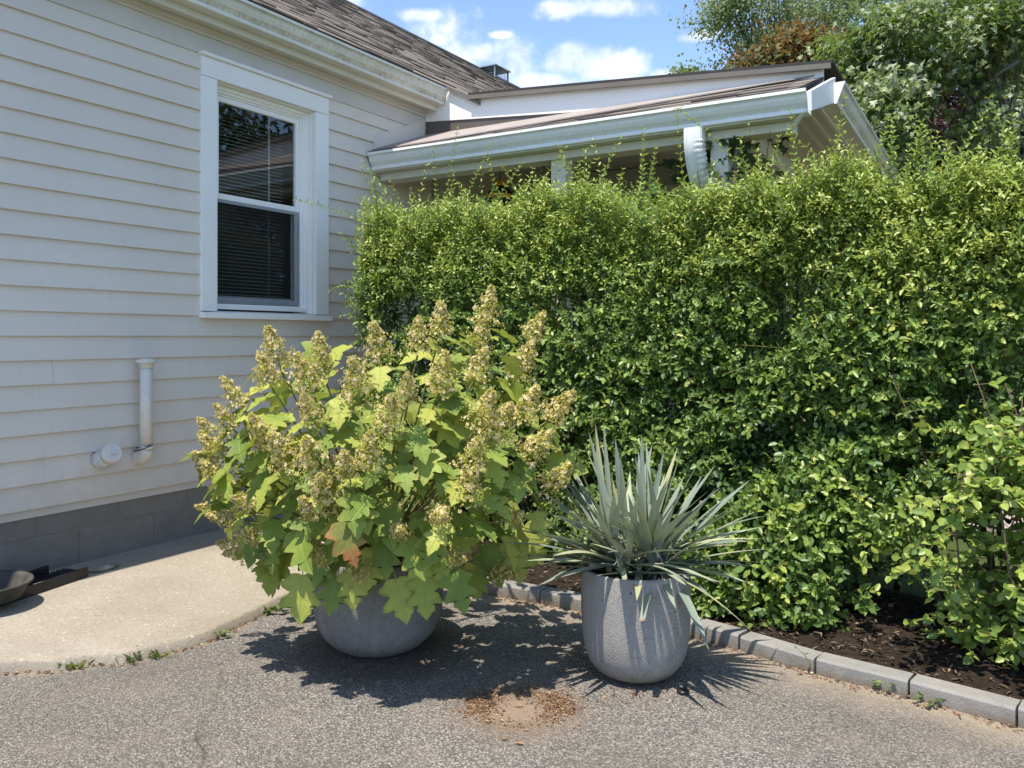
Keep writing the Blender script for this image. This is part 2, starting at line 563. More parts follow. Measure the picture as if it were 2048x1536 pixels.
    leafmat('floret', [(0.0, (0.40, 0.38, 0.06)), (0.35, (0.60, 0.53, 0.12)), (0.6, (0.78, 0.66, 0.28)), (0.85, (0.88, 0.74, 0.48)), (1.0, (0.84, 0.56, 0.42))], 0.7, 0.2, 0.40, (0.62, 0.60, 0.24))
    # oakleaf hydrangea leaf: veins from uv, yellow-green edges
    for nm, edge, warm in (('hydleaf', (0.26, 0.27, 0.055), 0.0), ('hydleaf_red', (0.42, 0.13, 0.06), 0.6)):
        m = M(nm)
        uv = m.N('ShaderNodeUVMap').outputs[0]
        sx = m.N('ShaderNodeSeparateXYZ')
        m.L(uv, sx.inputs[0])
        x, y = sx.outputs[0], m.math('ABSOLUTE', sx.outputs[1])
        mid = m.ramp(y, [(0.0, 1.0), (0.018, 0.6), (0.03, 0.0)])
        sv = m.math('FRACT', m.math('MULTIPLY', m.math('SUBTRACT', x, m.math('MULTIPLY', y, 0.8)), 6.0))
        sv = m.ramp(m.math('ABSOLUTE', m.math('SUBTRACT', sv, 0.5)), [(0.0, 1.0), (0.07, 0.0)])
        vein = m.math('MAXIMUM', mid, m.math('MULTIPLY', sv, 0.6))
        t = m.math('ADD', m.math('MULTIPLY', m.orand(), 0.75), m.math('MULTIPLY', m.noise(m.pos(), 14, 4), 0.5))
        if warm:
            base = m.ramp(t, [(0.2, (0.17, 0.19, 0.04)), (0.9, (0.30, 0.27, 0.05))])
        else:
            base = m.ramp(t, [(0.15, (0.090, 0.155, 0.028)), (0.42, (0.185, 0.265, 0.045)), (0.7, (0.32, 0.375, 0.066)), (1.0, (0.44, 0.45, 0.09))])
        ed = m.ramp(m.math('ADD', m.attr('edge'), m.math('MULTIPLY', m.math('SUBTRACT', m.noise(m.pos(), 30, 4), 0.5), 0.9)), [(0.75, 0.0), (1.15, 0.8)])
        base = m.mix(ed, base, edge)
        if warm:
            base = m.mix(m.ramp(m.math('ADD', x, m.math('MULTIPLY', m.noise(m.pos(), 25, 4), 0.4)), [(0.7, 0.0), (1.1, 0.85)]), base, (0.40, 0.12, 0.05))
        c = m.mix(m.math('MULTIPLY', vein, 0.35), base, (0.30, 0.33, 0.12))
        m.color(c)
        m.rough(0.55, 0.35)
        m.bump(m.math('SUBTRACT', m.noise(m.pos(), 60, 3), m.math('MULTIPLY', vein, 0.6)), 0.5, 0.004)
        m.translucent(m.mix(0.5, base, (0.36, 0.44, 0.05)), 0.30)
        MAT[nm] = m.m
    # yucca: blue-grey green with pale margins
    m = M('yucca_leaf')
    t = m.math('ADD', m.orand(), m.math('MULTIPLY', m.noise(m.pos((60, 60, 6)), 1.0, 3), 0.3))
    c = m.ramp(t, [(0.1, (0.170, 0.215, 0.175)), (0.6, (0.245, 0.290, 0.225)), (1.0, (0.32, 0.355, 0.245)), (1.2, (0.37, 0.38, 0.22))])
    uv = m.N('ShaderNodeUVMap').outputs[0]
    sx = m.N('ShaderNodeSeparateXYZ')
    m.L(uv, sx.inputs[0])
    ed = m.ramp(m.math('ABSOLUTE', sx.outputs[1]), [(0.86, 0.0), (0.97, 0.7)])
    c = m.mix(ed, c, (0.34, 0.33, 0.22))
    tip = m.ramp(sx.outputs[0], [(0.955, 0.0), (1.0, 0.9)])
    c = m.mix(tip, c, (0.20, 0.12, 0.07))
    basec = m.ramp(sx.outputs[0], [(0.0, 0.8), (0.12, 0.0)])
    c = m.mix(basec, c, (0.34, 0.30, 0.10))
    m.color(c)
    m.rough(0.55, 0.3)
    m.bump(m.noise(m.pos((200, 200, 8)), 1.0, 2), 0.15, 0.002)
    m.translucent((0.22, 0.27, 0.10), 0.12)
    MAT['yucca'] = m.m
    MAT['fibre'] = simple('pale_fibre', (0.5, 0.48, 0.4), 0.7)
    # glass: mostly clear with a mirror coat
    m = M('window_glass')
    tr = m.N('ShaderNodeBsdfTransparent')
    tr.inputs[0].default_value = (0.92, 0.94, 0.93, 1)
    gl = m.N('ShaderNodeBsdfGlossy')
    gl.inputs['Roughness'].default_value = 0.015
    fr = m.N('ShaderNodeFresnel')
    fr.inputs[0].default_value = 1.62
    mx = m.N('ShaderNodeMixShader')
    outer = m.math('SUBTRACT', 1.0, m.N('ShaderNodeNewGeometry').outputs['Backfacing'])
    m.L(m.math('MULTIPLY', m.math('MULTIPLY', fr.outputs[0], outer), 1.9, True), mx.inputs[0])
    m.L(tr.outputs[0], mx.inputs[1])
    m.L(gl.outputs[0], mx.inputs[2])
    m.L(mx.outputs[0], m.out.inputs[0])
    wv = m.N('ShaderNodeBump')
    wv.inputs['Strength'].default_value = 0.03
    m.L(m.noise(m.pos(), 3, 2), wv.inputs['Height'])
    m.L(wv.outputs[0], gl.inputs['Normal'])
    MAT['glass'] = m.m
    m = M('insect_screen')
    tr = m.N('ShaderNodeBsdfTransparent')
    df = m.N('ShaderNodeBsdfDiffuse')
    df.inputs[0].default_value = (0.03, 0.03, 0.03, 1)
    mx = m.N('ShaderNodeMixShader')
    mx.inputs[0].default_value = 0.32
    m.L(tr.outputs[0], mx.inputs[1])
    m.L(df.outputs[0], mx.inputs[2])
    m.L(mx.outputs[0], m.out.inputs[0])
    MAT['screen'] = m.m
    MAT['screenframe'] = simple('grey_screen_frame', (0.26, 0.28, 0.30), 0.45, 0.05)
    MAT['slat'] = simple('blind_slat', (0.62, 0.62, 0.58), 0.5, 0.05)
    MAT['room'] = simple('dim_room_paint', (0.22, 0.20, 0.17), 0.8, 0.1)
    MAT['orange'] = simple('orange_glaze', (0.62, 0.30, 0.03), 0.4, 0.2, 30)
    MAT['black'] = simple('black_paint', (0.01, 0.01, 0.01), 0.4, 0.1)
    MAT['cable'] = simple('black_cable', (0.015, 0.015, 0.015), 0.5, 0.1)
    MAT['sticker'] = simple('white_sticker', (0.6, 0.6, 0.58), 0.5, 0.05)
    MAT['vermin'] = simple('wire_mesh', (0.25, 0.27, 0.28), 0.5, 0.1, metallic=0.5)


mk_mats()

# ------------------------------------------------------------------ object helpers


def empty(name, label, cat, loc, group=None, kind=None):
    o = bpy.data.objects.new(name, None)
    o.empty_display_size = 0.1
    o.location = loc
    C.objects.link(o)
    if label:
        o['label'] = label
    if cat:
        o['category'] = cat
    if group:
        o['group'] = group
    if kind:
        o['kind'] = kind
    return o


def tag(o, label=None, cat=None, group=None, kind=None):
    for k, v in (('label', label), ('category', cat), ('group', group), ('kind', kind)):
        if v:
            o[k] = v
    return o


def offset_of(p):
    v = Vector((0, 0, 0))
    while p is not None:
        v += Vector(p.location)
        p = p.parent if False else None
    return v


ROOTLOC = {}


def adopt(o, parent):
    """parent a child whose geometry / location is in world coordinates"""
    if parent is not None:
        o.parent = parent
        o.matrix_parent_inverse = Matrix.Translation(-Vector(ROOTLOC.get(parent.name, parent.location)))
        # nested: a part keeps its world offset at the origin, so only Empties carry one


def link(name, me, mats=None, parent=None, **tags):
    o = bpy.data.objects.new(name, me)
    if mats is not None:
        if not isinstance(mats, (list, tuple)):
            mats = [mats]
        if not me.materials:
            for m in mats:
                me.materials.append(m)
    C.objects.link(o)
    adopt(o, parent)
    tag(o, **tags)
    return o


class MB:
    def __init__(self):
        self.v, self.f, self.a, self.sm = [], [], [], []

    def add(self, vs, fs, val=0.0, smooth=False):
        n = len(self.v)
        self.v += [tuple(map(float, p)) for p in vs]
        for f in fs:
            self.f.append(tuple(i + n for i in f))
            self.a.append(val)
            self.sm.append(smooth)
        return self

    def box_pts(self, p, val=0.0):
        # 8 points: bottom 4 (ccw), top 4
        return self.add(p, [(3, 2, 1, 0), (4, 5, 6, 7), (0, 1, 5, 4), (1, 2, 6, 5), (2, 3, 7, 6), (3, 0, 4, 7)], val)

    def wbox(self, s0, s1, t0, t1, z0, z1, val=0.0):
        # outward in t is on the right of s direction, keep orientation consistent enough
        return self.box_pts([W(s0, t0, z0), W(s0, t1, z0), W(s1, t1, z0), W(s1, t0, z0), W(s0, t0, z1), W(s0, t1, z1), W(s1, t1, z1), W(s1, t0, z1)], val)

    def box(self, x0, x1, y0, y1, z0, z1, val=0.0):
        return self.box_pts([(x0, y0, z0), (x1, y0, z0), (x1, y1, z0), (x0, y1, z0), (x0, y0, z1), (x1, y0, z1), (x1, y1, z1), (x0, y1, z1)], val)

    def extrude(self, prof, fn, a, b, vals=None, nseg=1, caps=True, wig=None):
        """prof: closed list of (u,v); fn(u,v,w)->xyz; swept from w=a to b"""
        n = len(prof)
        rings = []
        for k in range(nseg + 1):
            w = a + (b - a) * k / nseg
            rings += [fn(u, v, w) for u, v in prof]
        base = len(self.v)
        self.v += [tuple(map(float, p)) for p in rings]
        for k in range(nseg):
            for i in range(n):
                j = (i + 1) % n
                self.f.append((base + k * n + i, base + k * n + j, base + (k + 1) * n + j, base + (k + 1) * n + i))
                self.a.append(vals[i] if vals else 0.0)
                self.sm.append(False)
        if caps:
            self.f.append(tuple(base + i for i in range(n))[::-1])
            self.f.append(tuple(base + nseg * n + i for i in range(n)))
            self.a += [0.0, 0.0]
            self.sm += [False, False]
        return self

    def tube(self, pts, rad, n=8, val=0.0, caps=True):
        pts = [np.array(p, float) for p in pts]
        if isinstance(rad, (int, float)):
            rad = [rad] * len(pts)
        base = len(self.v)
        prev = None
        for i, p in enumerate(pts):
            d = pts[min(i + 1, len(pts) - 1)] - pts[max(i - 1, 0)]
            d = d / (np.linalg.norm(d) + 1e-9)
            if prev is None:
                a = np.cross(d, UP if abs(d[2]) < 0.9 else np.array([1.0, 0, 0]))
            else:
                a = prev - d * np.dot(prev, d)
            a = a / (np.linalg.norm(a) + 1e-9)
            prev = a
            b = np.cross(d, a)
            for k in range(n):
                th = 2 * math.pi * k / n
                self.v.append(tuple(p + rad[i] * (math.cos(th) * a + math.sin(th) * b)))
        for i in range(len(pts) - 1):
            for k in range(n):
                j = (k + 1) % n
                self.f.append((base + i * n + k, base + i * n + j, base + (i + 1) * n + j, base + (i + 1) * n + k))
                self.a.append(val)
                self.sm.append(True)
        if caps:
            self.f.append(tuple(base + k for k in range(n))[::-1])
            self.f.append(tuple(base + (len(pts) - 1) * n + k for k in range(n)))
            self.a += [val, val]
            self.sm += [False, False]
        return self

    def lathe(self, prof, center, n=48, axis=None, smooth=True, val=0.0):
        """prof list of (r,h) along the axis"""
        c = np.array(center, float)
        ax = UP if axis is None else np.array(axis, float) / np.linalg.norm(axis)
        a = np.cross(ax, np.array([0, 1.0, 0]) if abs(ax[1]) < 0.9 else np.array([1.0, 0, 0]))
        a /= np.linalg.norm(a)
        b = np.cross(ax, a)
        base = len(self.v)
        for r, h in prof:
            for k in range(n):
                th = 2 * math.pi * k / n
                self.v.append(tuple(c + ax * h + r * (math.cos(th) * a + math.sin(th) * b)))
        for i in range(len(prof) - 1):
            for k in range(n):
                j = (k + 1) % n
                self.f.append((base + i * n + k, base + i * n + j, base + (i + 1) * n + j, base + (i + 1) * n + k))
                self.a.append(val)
                self.sm.append(smooth)
        return self

    def mesh(self, name, attr=None):
        me = bpy.data.meshes.new(name)
        me.from_pydata(self.v, [], self.f)
        if attr:
            at = me.attributes.new(attr, 'FLOAT', 'FACE')
            at.data.foreach_set('value', np.array(self.a, np.float32))
        me.polygons.foreach_set('use_smooth', np.array(self.sm, bool))
        me.update()
        return me

    def build(self, name, mat, parent=None, attr=None, bevel=0.0, **tags):
        o = link(name, self.mesh(name, attr), mat, parent, **tags)
        if bevel:
            b = o.modifiers.new('bevel', 'BEVEL')
            b.width = bevel
            b.segments = 2
            b.limit_method = 'ANGLE'
            b.angle_limit = math.radians(40)
        return o


def norm(a):
    return a / (np.linalg.norm(a, axis=-1, keepdims=True) + 1e-9)


LEAF6 = (np.array([[0, 0, 0], [0.30, -0.42, 0.10], [0.72, -0.36, 0.07], [1, 0, -0.10], [0.72, 0.36, 0.07], [0.30, 0.42, 0.10]]), [(0, 1, 2, 3), (0, 3, 4, 5)])
# a simple maple leaf, fan from the base
_ml = [(-0.02, 0.34), (0.16, 0.50), (0.30, 0.24), (0.62, 0.44), (0.57, 0.14), (1.0, 0.0)]
_v = [(0, 0, 0)] + [(x, -y, 0.12 * y) for x, y in _ml[:-1]] + [(1.0, 0, -0.15)] + [(x, y, 0.12 * y) for x, y in _ml[:-1][::-1]]
LEAFM = (np.array(_v), [(0, 1, 2), (0, 2, 3), (0, 3, 4), (0, 4, 5), (0, 5, 6), (0, 6, 7), (0, 7, 8), (0, 8, 9), (0, 9, 10), (0, 10, 11)])


def leaves_mesh(name, base, dirv, nrm, length, width, tint, tmpl=LEAF6):
    tv, tf = tmpl
    N = len(base)
    d = norm(dirv)
    r = norm(np.cross(d, nrm))
    n = np.cross(r, d)
    K = len(tv)
    V = (base[:, None, :] + d[:, None, :] * (tv[None, :, 0:1] * length[:, None, None]) + r[:, None, :] * (tv[None, :, 1:2] * width[:, None, None]) + n[:, None, :] * (tv[None, :, 2:3] * length[:, None, None]))
    V = V.reshape(-1, 3)
    sizes = np.array([len(f) for f in tf])
    flat = np.array([i for f in tf for i in f])
    loops = (np.arange(N)[:, None] * K + flat[None, :]).reshape(-1)
    ltot = np.tile(sizes, N)
    lstart = np.concatenate([[0], np.cumsum(ltot)[:-1]])
    me = bpy.data.meshes.new(name)
    me.vertices.add(len(V))
    me.vertices.foreach_set('co', V.astype(np.float32).reshape(-1))
    me.loops.add(len(loops))
    me.loops.foreach_set('vertex_index', loops.astype(np.int32))
    me.polygons.add(len(ltot))
    me.polygons.foreach_set('loop_start', lstart.astype(np.int32))
    me.update(calc_edges=True)
    at = me.attributes.new('tint', 'FLOAT', 'FACE')
    at.data.foreach_set('value', np.repeat(tint, len(tf)).astype(np.float32))
    return me


def single_leaf(name, tint, tmpl=LEAF6):
    z = np.zeros((1, 3))
    return leaves_mesh(name, z, np.array([[1.0, 0, 0]]), np.array([[0, 0, 1.0]]), np.ones(1), np.ones(1), np.array([tint]), tmpl)


def leaf_matrix(base, d, n, length, width):
    d = d / np.linalg.norm(d)
    r = np.cross(d, n)
    r = r / (np.linalg.norm(r) + 1e-9)
    nn = np.cross(r, d)
    # template: x = along, y = across (r), z = normal; template right vector is cross(x,z) = -y
    m = Matrix(((d[0] * length, -r[0] * width, nn[0] * length, base[0]), (d[1] * length, -r[1] * width, nn[1] * length, base[1]), (d[2] * length, -r[2] * width, nn[2] * length, base[2]), (0, 0, 0, 1)))
    return m


def fbm(p, seed, freq, octs=3):
    """cheap smooth noise in about [-1,1] for arrays of points"""
    r = np.random.default_rng(seed)
    out = np.zeros(len(p))
    amp = 1.0
    tot = 0.0
    for o in range(octs):
        for k in range(4):
            kv = r.normal(size=3)
            kv = kv / np.linalg.norm(kv) * freq * (2 ** o) * r.uniform(0.7, 1.3)
            out += amp * np.sin(p @ kv + r.uniform(0, 6.28)) * 0.5
        tot += amp
        amp *= 0.55
    return out / tot


# ------------------------------------------------------------------ ground, driveway, slab, edging
def build_ground():
    mb = MB()
    R = 900.0
    ring = [0.0, 12, 40, 150, R]
    prev = None
    n = 32
    vs = [(0, 0, -0.06)]
    fs = []
    for r in ring[1:]:
        for k in range(n):
            th = 2 * math.pi * k / n
            vs.append((r * math.cos(th), r * math.sin(th), -0.06))
    for k in range(n):
        fs.append((0, 1 + k, 1 + (k + 1) % n))
    for i in range(len(ring) - 2):
        for k in range(n):
            a = 1 + i * n + k
            b = 1 + i * n + (k + 1) % n
            fs.append((a, a + n, b + n, b))
    mb.add(vs, fs)
    mb.build('ground', MAT['lawn'], kind='structure')


build_ground()

# front line of the edging on the driveway (world x, y), left to right, and its continuation
KERB = [(-0.80, 4.06), (-0.45, 3.82), (-0.084, 3.60), (0.279, 3.40), (0.685, 3.10), (0.785, 2.995), (0.997, 2.762), (1.218, 2.593), (1.422, 2.40), (1.66, 2.20), (2.2, 1.78), (3.4, 0.9)]


def poly_resample(pts, step):
    pts = [np.array(p, float) for p in pts]
    L = [0]
    for i in range(1, len(pts)):
        L.append(L[-1] + np.linalg.norm(pts[i] - pts[i - 1]))
    out = []
    s = 0
    while s <= L[-1]:
        i = max(0, min(len(pts) - 2, int(np.searchsorted(L, s)) - 1))
        f = (s - L[i]) / (L[i + 1] - L[i])
        out.append(pts[i] * (1 - f) + pts[i + 1] * f)
        s += step
    return out


def smooth_poly(pts, it=2):
    p = [np.array(q, float) for q in pts]
    for _ in range(it):
        q = [p[0]]
        for a, b in zip(p[:-1], p[1:]):
            q += [a * 0.75 + b * 0.25, a * 0.25 + b * 0.75]
        q.append(p[-1])
        p = q
    return p


KS = smooth_poly(KERB, 2)
# slab edge on the driveway
SLAB_PX = [(-420, 1330), (-200, 1343), (0, 1345), (60, 1346), (105, 1345), (136, 1338), (186, 1332), (241, 1327), (284, 1319), (328, 1311), (372, 1297), (420, 1284), (453, 1267), (505, 1240), (563, 1212), (605, 1188), (640, 1166)]
SLAB = [gnd(x, y)[:2] for x, y in SLAB_PX] + [np.array([-0.80, 4.10]), np.array([-0.62, 4.9]), np.array([-0.35, 5.9])]


def build_asphalt():
    # grid sheet so that the dust attribute can follow the edging
    xs = np.linspace(-4.5, 6.0, 150)
    ys = np.concatenate([np.linspace(-8, 1.0, 20)[:-1], np.linspace(1.0, 6.2, 110)])
    P = np.array([(x, y) for y in ys for x in xs])
    ks = np.array([p for p in poly_resample(KS, 0.05)])
    sl = np.array([p for p in poly_resample(SLAB, 0.05)])
    dk = np.min(np.linalg.norm(P[:, None, :] - ks[None], axis=2), axis=1)
    ds = np.min(np.linalg.norm(P[:, None, :] - sl[None], axis=2), axis=1)
    dust = np.maximum(np.exp(-dk / 0.16), np.exp(-ds / 0.035) * 0.9)
    # keep only cells on the driveway side of the edging
    nx = len(xs)
    # signed side of the edging line
    inside = np.ones(len(P), bool)
    for i, (x, y) in enumerate(P):
        j = int(np.argmin(np.linalg.norm(ks - P[i], axis=1)))
        j2 = min(j + 1, len(ks) - 1)
        j1 = max(j2 - 2, 0)
        t = ks[j2] - ks[j1]
        w = P[i] - ks[j]
        side = t[0] * w[1] - t[1] * w[0]
        inside[i] = side < 0.0 or dk[i] < 0.06
    fs = []
    for r in range(len(ys) - 1):
        for c in range(nx - 1):
            q = (r * nx + c, r * nx + c + 1, (r + 1) * nx + c + 1, (r + 1) * nx + c)
            if all(inside[k] for k in q):
                fs.append(q)
    z = 0.0015 * np.sin(P[:, 0] * 2.1) * np.sin(P[:, 1] * 1.7)
    me = bpy.data.meshes.new('driveway')
    me.from_pydata([(x, y, zz) for (x, y), zz in zip(P, z)], [], fs)
    at = me.attributes.new('dust', 'FLOAT', 'POINT')
    at.data.foreach_set('value', dust.astype(np.float32))
    me.update()
    link('driveway', me, MAT['asphalt'], kind='structure')


build_asphalt()


def build_slab():
    # top polygon: edge line + wall line
    edge = [np.array(p) for p in smooth_poly(SLAB, 1)]
    r = np.random.default_rng(5)
    edge = poly_resample(edge, 0.03)
    edge = [e + r.normal(size=2) * 0.003 + 0.006 * np.array([math.sin(i * 0.7), math.cos(i * 0.9)]) for i, e in enumerate(edge)]
    vs, fs = [], []
    n = len(edge)
    # wall-side foot of each edge point
    for e in edge:
        s = e @ E1[:2]
        t = e @ E2[:2] + CW
        s = max(-3.0, min(6.2, s))
        vs.append((*e, 0.034 + 0.003 * math.sin(s * 3)))
        inn = e * 0.985 + np.array(W(s, 0.0, 0)[:2]) * 0.015
        vs.append((*inn, 0.0405))
        vs.append((*W(s, -0.03, 0)[:2], 0.041))
        vs.append((*(e + (e - inn) * 0.15), -0.02))
    for i in range(n - 1):
        a, b = 4 * i, 4 * (i + 1)
        fs += [(a, b, b + 1, a + 1), (a + 1, b + 1, b + 2, a + 2), (a + 3, b + 3, b, a)]
    mb = MB().add(vs, fs)
    mb.sm = [True] * len(fs)
    mb.build('concrete_slab', MAT['slab'], kind='structure')
    return edge


SLAB_EDGE = build_slab()


def build_bed():
    # mulch bed behind the edging
    ks = poly_resample(KS, 0.1)
    vs, fs = [], []
    for p in ks:
        for k, off in enumerate((0.02, 0.25, 0.6, 1.0, 1.3)):
            q = np.array(p) + np.array([0.62, 0.785]) * off
            z = 0.02 + 0.035 * math.sin(min(off, 1.2) / 1.2 * 3.1) + 0.008 * math.sin(p[0] * 9 + off * 7)
            if k == 4:
                z = -0.07
            vs.append((*q, z))
    for i in range(len(ks) - 1):
        for k in range(4):
            a = 5 * i + k
            fs.append((a, a + 5, a + 6, a + 1))
    mb = MB().add(vs, fs)
    mb.sm = [True] * len(fs)
    mb.build('mulch_bed', MAT['mulch'], kind='structure')
    # path beyond the hedge
    mb = MB()
    mb.box_pts([(2.4, 5.2, -0.056), (7.5, 3.4, -0.056), (8.2, 5.2, -0.056), (3.2, 7.0, -0.056), (2.4, 5.2, -0.03), (7.5, 3.4, -0.03), (8.2, 5.2, -0.03), (3.2, 7.0, -0.03)])
    mb.build('garden_path', MAT['path'], kind='structure')


build_bed()


def build_kerb():
    root = empty('kerb', None, None, (0.6, 3.1, 0), kind='structure')
    # joint positions measured from the photograph, extended both ways by 0.29 m stones
    pts = poly_resample(KS, 0.005)
    pts = [np.array(p) for p in pts]
    acc = [0.0]
    for a, b in zip(pts[:-1], pts[1:]):
        acc.append(acc[-1] + np.linalg.norm(b - a))
    # anchor one joint at (0.997, 2.762)
    i0 = int(np.argmin([np.linalg.norm(p - np.array([0.997, 2.762])) for p in pts]))
    s0 = acc[i0] % 0.288
    r = random.Random(3)
    s = s0 - 0.288
    while s < acc[-1] - 0.05:
        a, b = max(0.0, s), min(acc[-1], s + 0.288)
        if b - a > 0.05:
            ia, ib = int(np.searchsorted(acc, a)), min(len(pts) - 1, int(np.searchsorted(acc, b)))
            p, q = pts[ia], pts[ib]
            d = (q - p) / np.linalg.norm(q - p)
            nrm = np.array([-d[1], d[0]])
            if nrm @ np.array([0.62, 0.785]) < 0:
                nrm = -nrm
            g = 0.0022 + r.random() * 0.002
            p2, q2 = p + d * g + nrm * r.uniform(-.003, .003), q - d * g + nrm * r.uniform(-.003, .003)
            h = 0.053 + r.uniform(-0.003, 0.003)
            w = 0.080
            cw = 0.010
            prof = [(0.0, -0.04), (w, -0.04), (w, h - 0.004), (w - 0.006, h), (cw, h + r.uniform(-.001, .001)), (0.002, h - cw * 0.7)]
            mb = MB()
            mb.extrude(prof, lambda u, v, t: (*(p2 + (q2 - p2) * t + nrm * u), v), 0, 1)
            mb.build('kerb_stone', MAT['edging'], root, bevel=0.002)
        s += 0.288


build_kerb()

# ------------------------------------------------------------------ house
house = empty('house', 'grey clapboard house with white trimmed window and brown shingle roof', 'house', W(3.5, 0, 0))
EXPO = 0.1112
Z0 = 0.343
S_MIN, S_MAX = -1.5, 9.0
WIN_S0, WIN_S1, WIN_Z0, WIN_Z1 = 3.008, 3.988, 1.218, 2.665


def wall_core():
    mb = MB()
    # sheathing behind the boards with the window opening left free
    o0, o1, p0, p1 = 3.10, 3.90, 1.26, 2.55
    for a, b, c, d in ((S_MIN, o0, 0.30, 2.95), (o1, 16.0, 0.30, 2.95), (o0, o1, 0.30, p0), (o0, o1, p1, 2.95)):
        mb.wbox(a, b, -0.12, 0.002, c, d)
    # end and back walls
    mb.wbox(15.9, 16.0, -9.0, -0.12, 0.0, 2.95)
    mb.wbox(S_MIN, S_MIN + 0.1, -9.0, -0.12, 0.0, 2.95)
    mb.wbox(S_MIN, 16.0, -9.1, -9.0, 0.0, 2.95)
    mb.build('wall', MAT['frieze'], house)
    r = random.Random(21)
    k = 0
    while True:
        z = Z0 + EXPO * k
        top = min(z + EXPO + 0.014, 2.675)
        if z > 2.64:
            break
        segs = [(S_MIN, S_MAX)]
        if z > WIN_Z0 - 0.03 and z < WIN_Z1 - 0.03:
            if z < WIN_Z0 - 0.02 and top < WIN_Z0 + 0.016:
                pass
            segs = [(S_MIN, WIN_S0 + 0.004), (WIN_S1 - 0.004, S_MAX)]
        if segs[0][1] > 8 and k in (2, 5, 22):
            j = {2: 3.55, 5: 2.2, 22: 4.3}[k]
            segs = [(S_MIN, j - 0.0008), (j + 0.0008, S_MAX)]
        for a, b in segs:
            ns = max(4, int((b - a) / 0.35))
            mb = MB()
            ph, am = r.uniform(0, 6), r.uniform(0.0004, 0.0016)
            th = r.uniform(0.0225, 0.026)
            rings = []
            for i in range(ns + 1):
                s = a + (b - a) * i / ns
                dz = am * math.sin(s * 1.3 + ph) + am * 0.5 * math.sin(s * 3.7 + ph * 2)
                dt = am * 0.7 * math.sin(s * 2.1 + ph)
                rings += [W(s, 0.004, z + dz), W(s, th + dt, z + dz), W(s, th + dt - 0.0005, z + dz + 0.002), W(s, 0.0065 + dt * 0.3, top)]
            f = []
            for i in range(ns):
                p, q = 4 * i, 4 * (i + 1)
                f += [(p, q, q + 1, p + 1), (p + 1, q + 1, q + 2, p + 2), (p + 2, q + 2, q + 3, p + 3)]
            f += [(0, 1, 2, 3), (4 * ns + 3, 4 * ns + 2, 4 * ns + 1, 4 * ns)]
            mb.add(rings, f)
            mb.build('siding_board', MAT['siding'], house)
        k += 1


wall_core()


def foundation():
    mb = MB()
    mb.wbox(S_MIN, 16.0, -0.25, -0.012, -0.3, 0.345)
    mb.build('mortar', MAT['mortar'], house)
    blk = {}
    for row, (z0, z1, s0) in enumerate(((0.001 + 0.2, 0.401, 2.137), (0.001, 0.201, 2.340))):
        k0 = -int((s0 - S_MIN) / 0.4055)
        for k in range(k0, 16):
            a = s0 + 0.4055 * k + 0.004
            b = a + 0.4055 - 0.008
            if b > 8.0:
                break
            mb = MB()
            zt = min(z1, 0.345) - 0.004
            jt = random.uniform(-0.0015, 0.0015)
            mb.wbox(a, b, -0.10, -0.006 + jt, z0 + 0.004, zt)
            mb.build('foundation_block', MAT['block'], house, bevel=0.004)


foundation()


def eave():
    # frieze board, bed moulding, soffit, fascia, gutter (all along the wall)
    f = lambda u, v, w: W(w, u, v)
    MB().extrude([(0.0, 2.654), (0.020, 2.654), (0.020, 2.755), (0.0, 2.755)], f, S_MIN, 9.0).build('frieze_board', MAT['frieze'], house, bevel=0.002)
    MB().extrude([(0.0, 2.7553), (0.028, 2.7553), (0.032, 2.765), (0.030, 2.775), (0.048, 2.79), (0.048, 2.7995), (0.0, 2.7995)], f, S_MIN, 9.0).build('bed_moulding', MAT['frieze'], house)
    MB().extrude([(-0.02, 2.80), (0.118, 2.80), (0.118, 2.812), (-0.02, 2.812)], f, S_MIN, 9.0).build('soffit', MAT['cream'], house)
    MB().extrude([(0.1185, 2.783), (0.138, 2.783), (0.138, 2.935), (0.1185, 2.935)], f, S_MIN, 5.02).build('fascia', MAT['cream'], house, bevel=0.002)


eave()


def gutter_prof(flip=1):
    # (outward, height) relative to the back bottom corner, with a grime value for each face
    p = [(0, 0), (0.074, 0), (0.078, 0.004), (0.078, 0.020), (0.073, 0.024), (0.079, 0.034), (0.092, 0.05), (0.102, 0.068), (0.107, 0.084), (0.112, 0.091), (0.122, 0.098), (0.122, 0.114), (0.112, 0.114), (0.110, 0.104),
         (0.098, 0.095), (0.094, 0.07), (0.070, 0.03), (0.066, 0.008), (0.005, 0.008), (0.005, 0.114), (0, 0.114)]
    g = [0.3, 0.3, 0.10, 0.5, 0.9, 0.75, 0.30, 0.35, 0.6, 0.85, 0.05, 0.0, 0.2, 1, 1, 1, 1, 1, 1, 0.2, 0.2]
    return p, g


def main_gutter():
    p, g = gutter_prof()
    g = [min(1, x * 1.0 + 0.15) for x in g]
    mb = MB()
    mb.extrude([(0.1385 + u * 0.9, 2.820 + v) for u, v in p], lambda u, v, w: W(w, u, v), S_MIN, 5.005, g, nseg=24)
    mb.build('gutter', MAT['gutter_old'], house, attr='grime')


main_gutter()

RS = 0.64                              # main roof slope


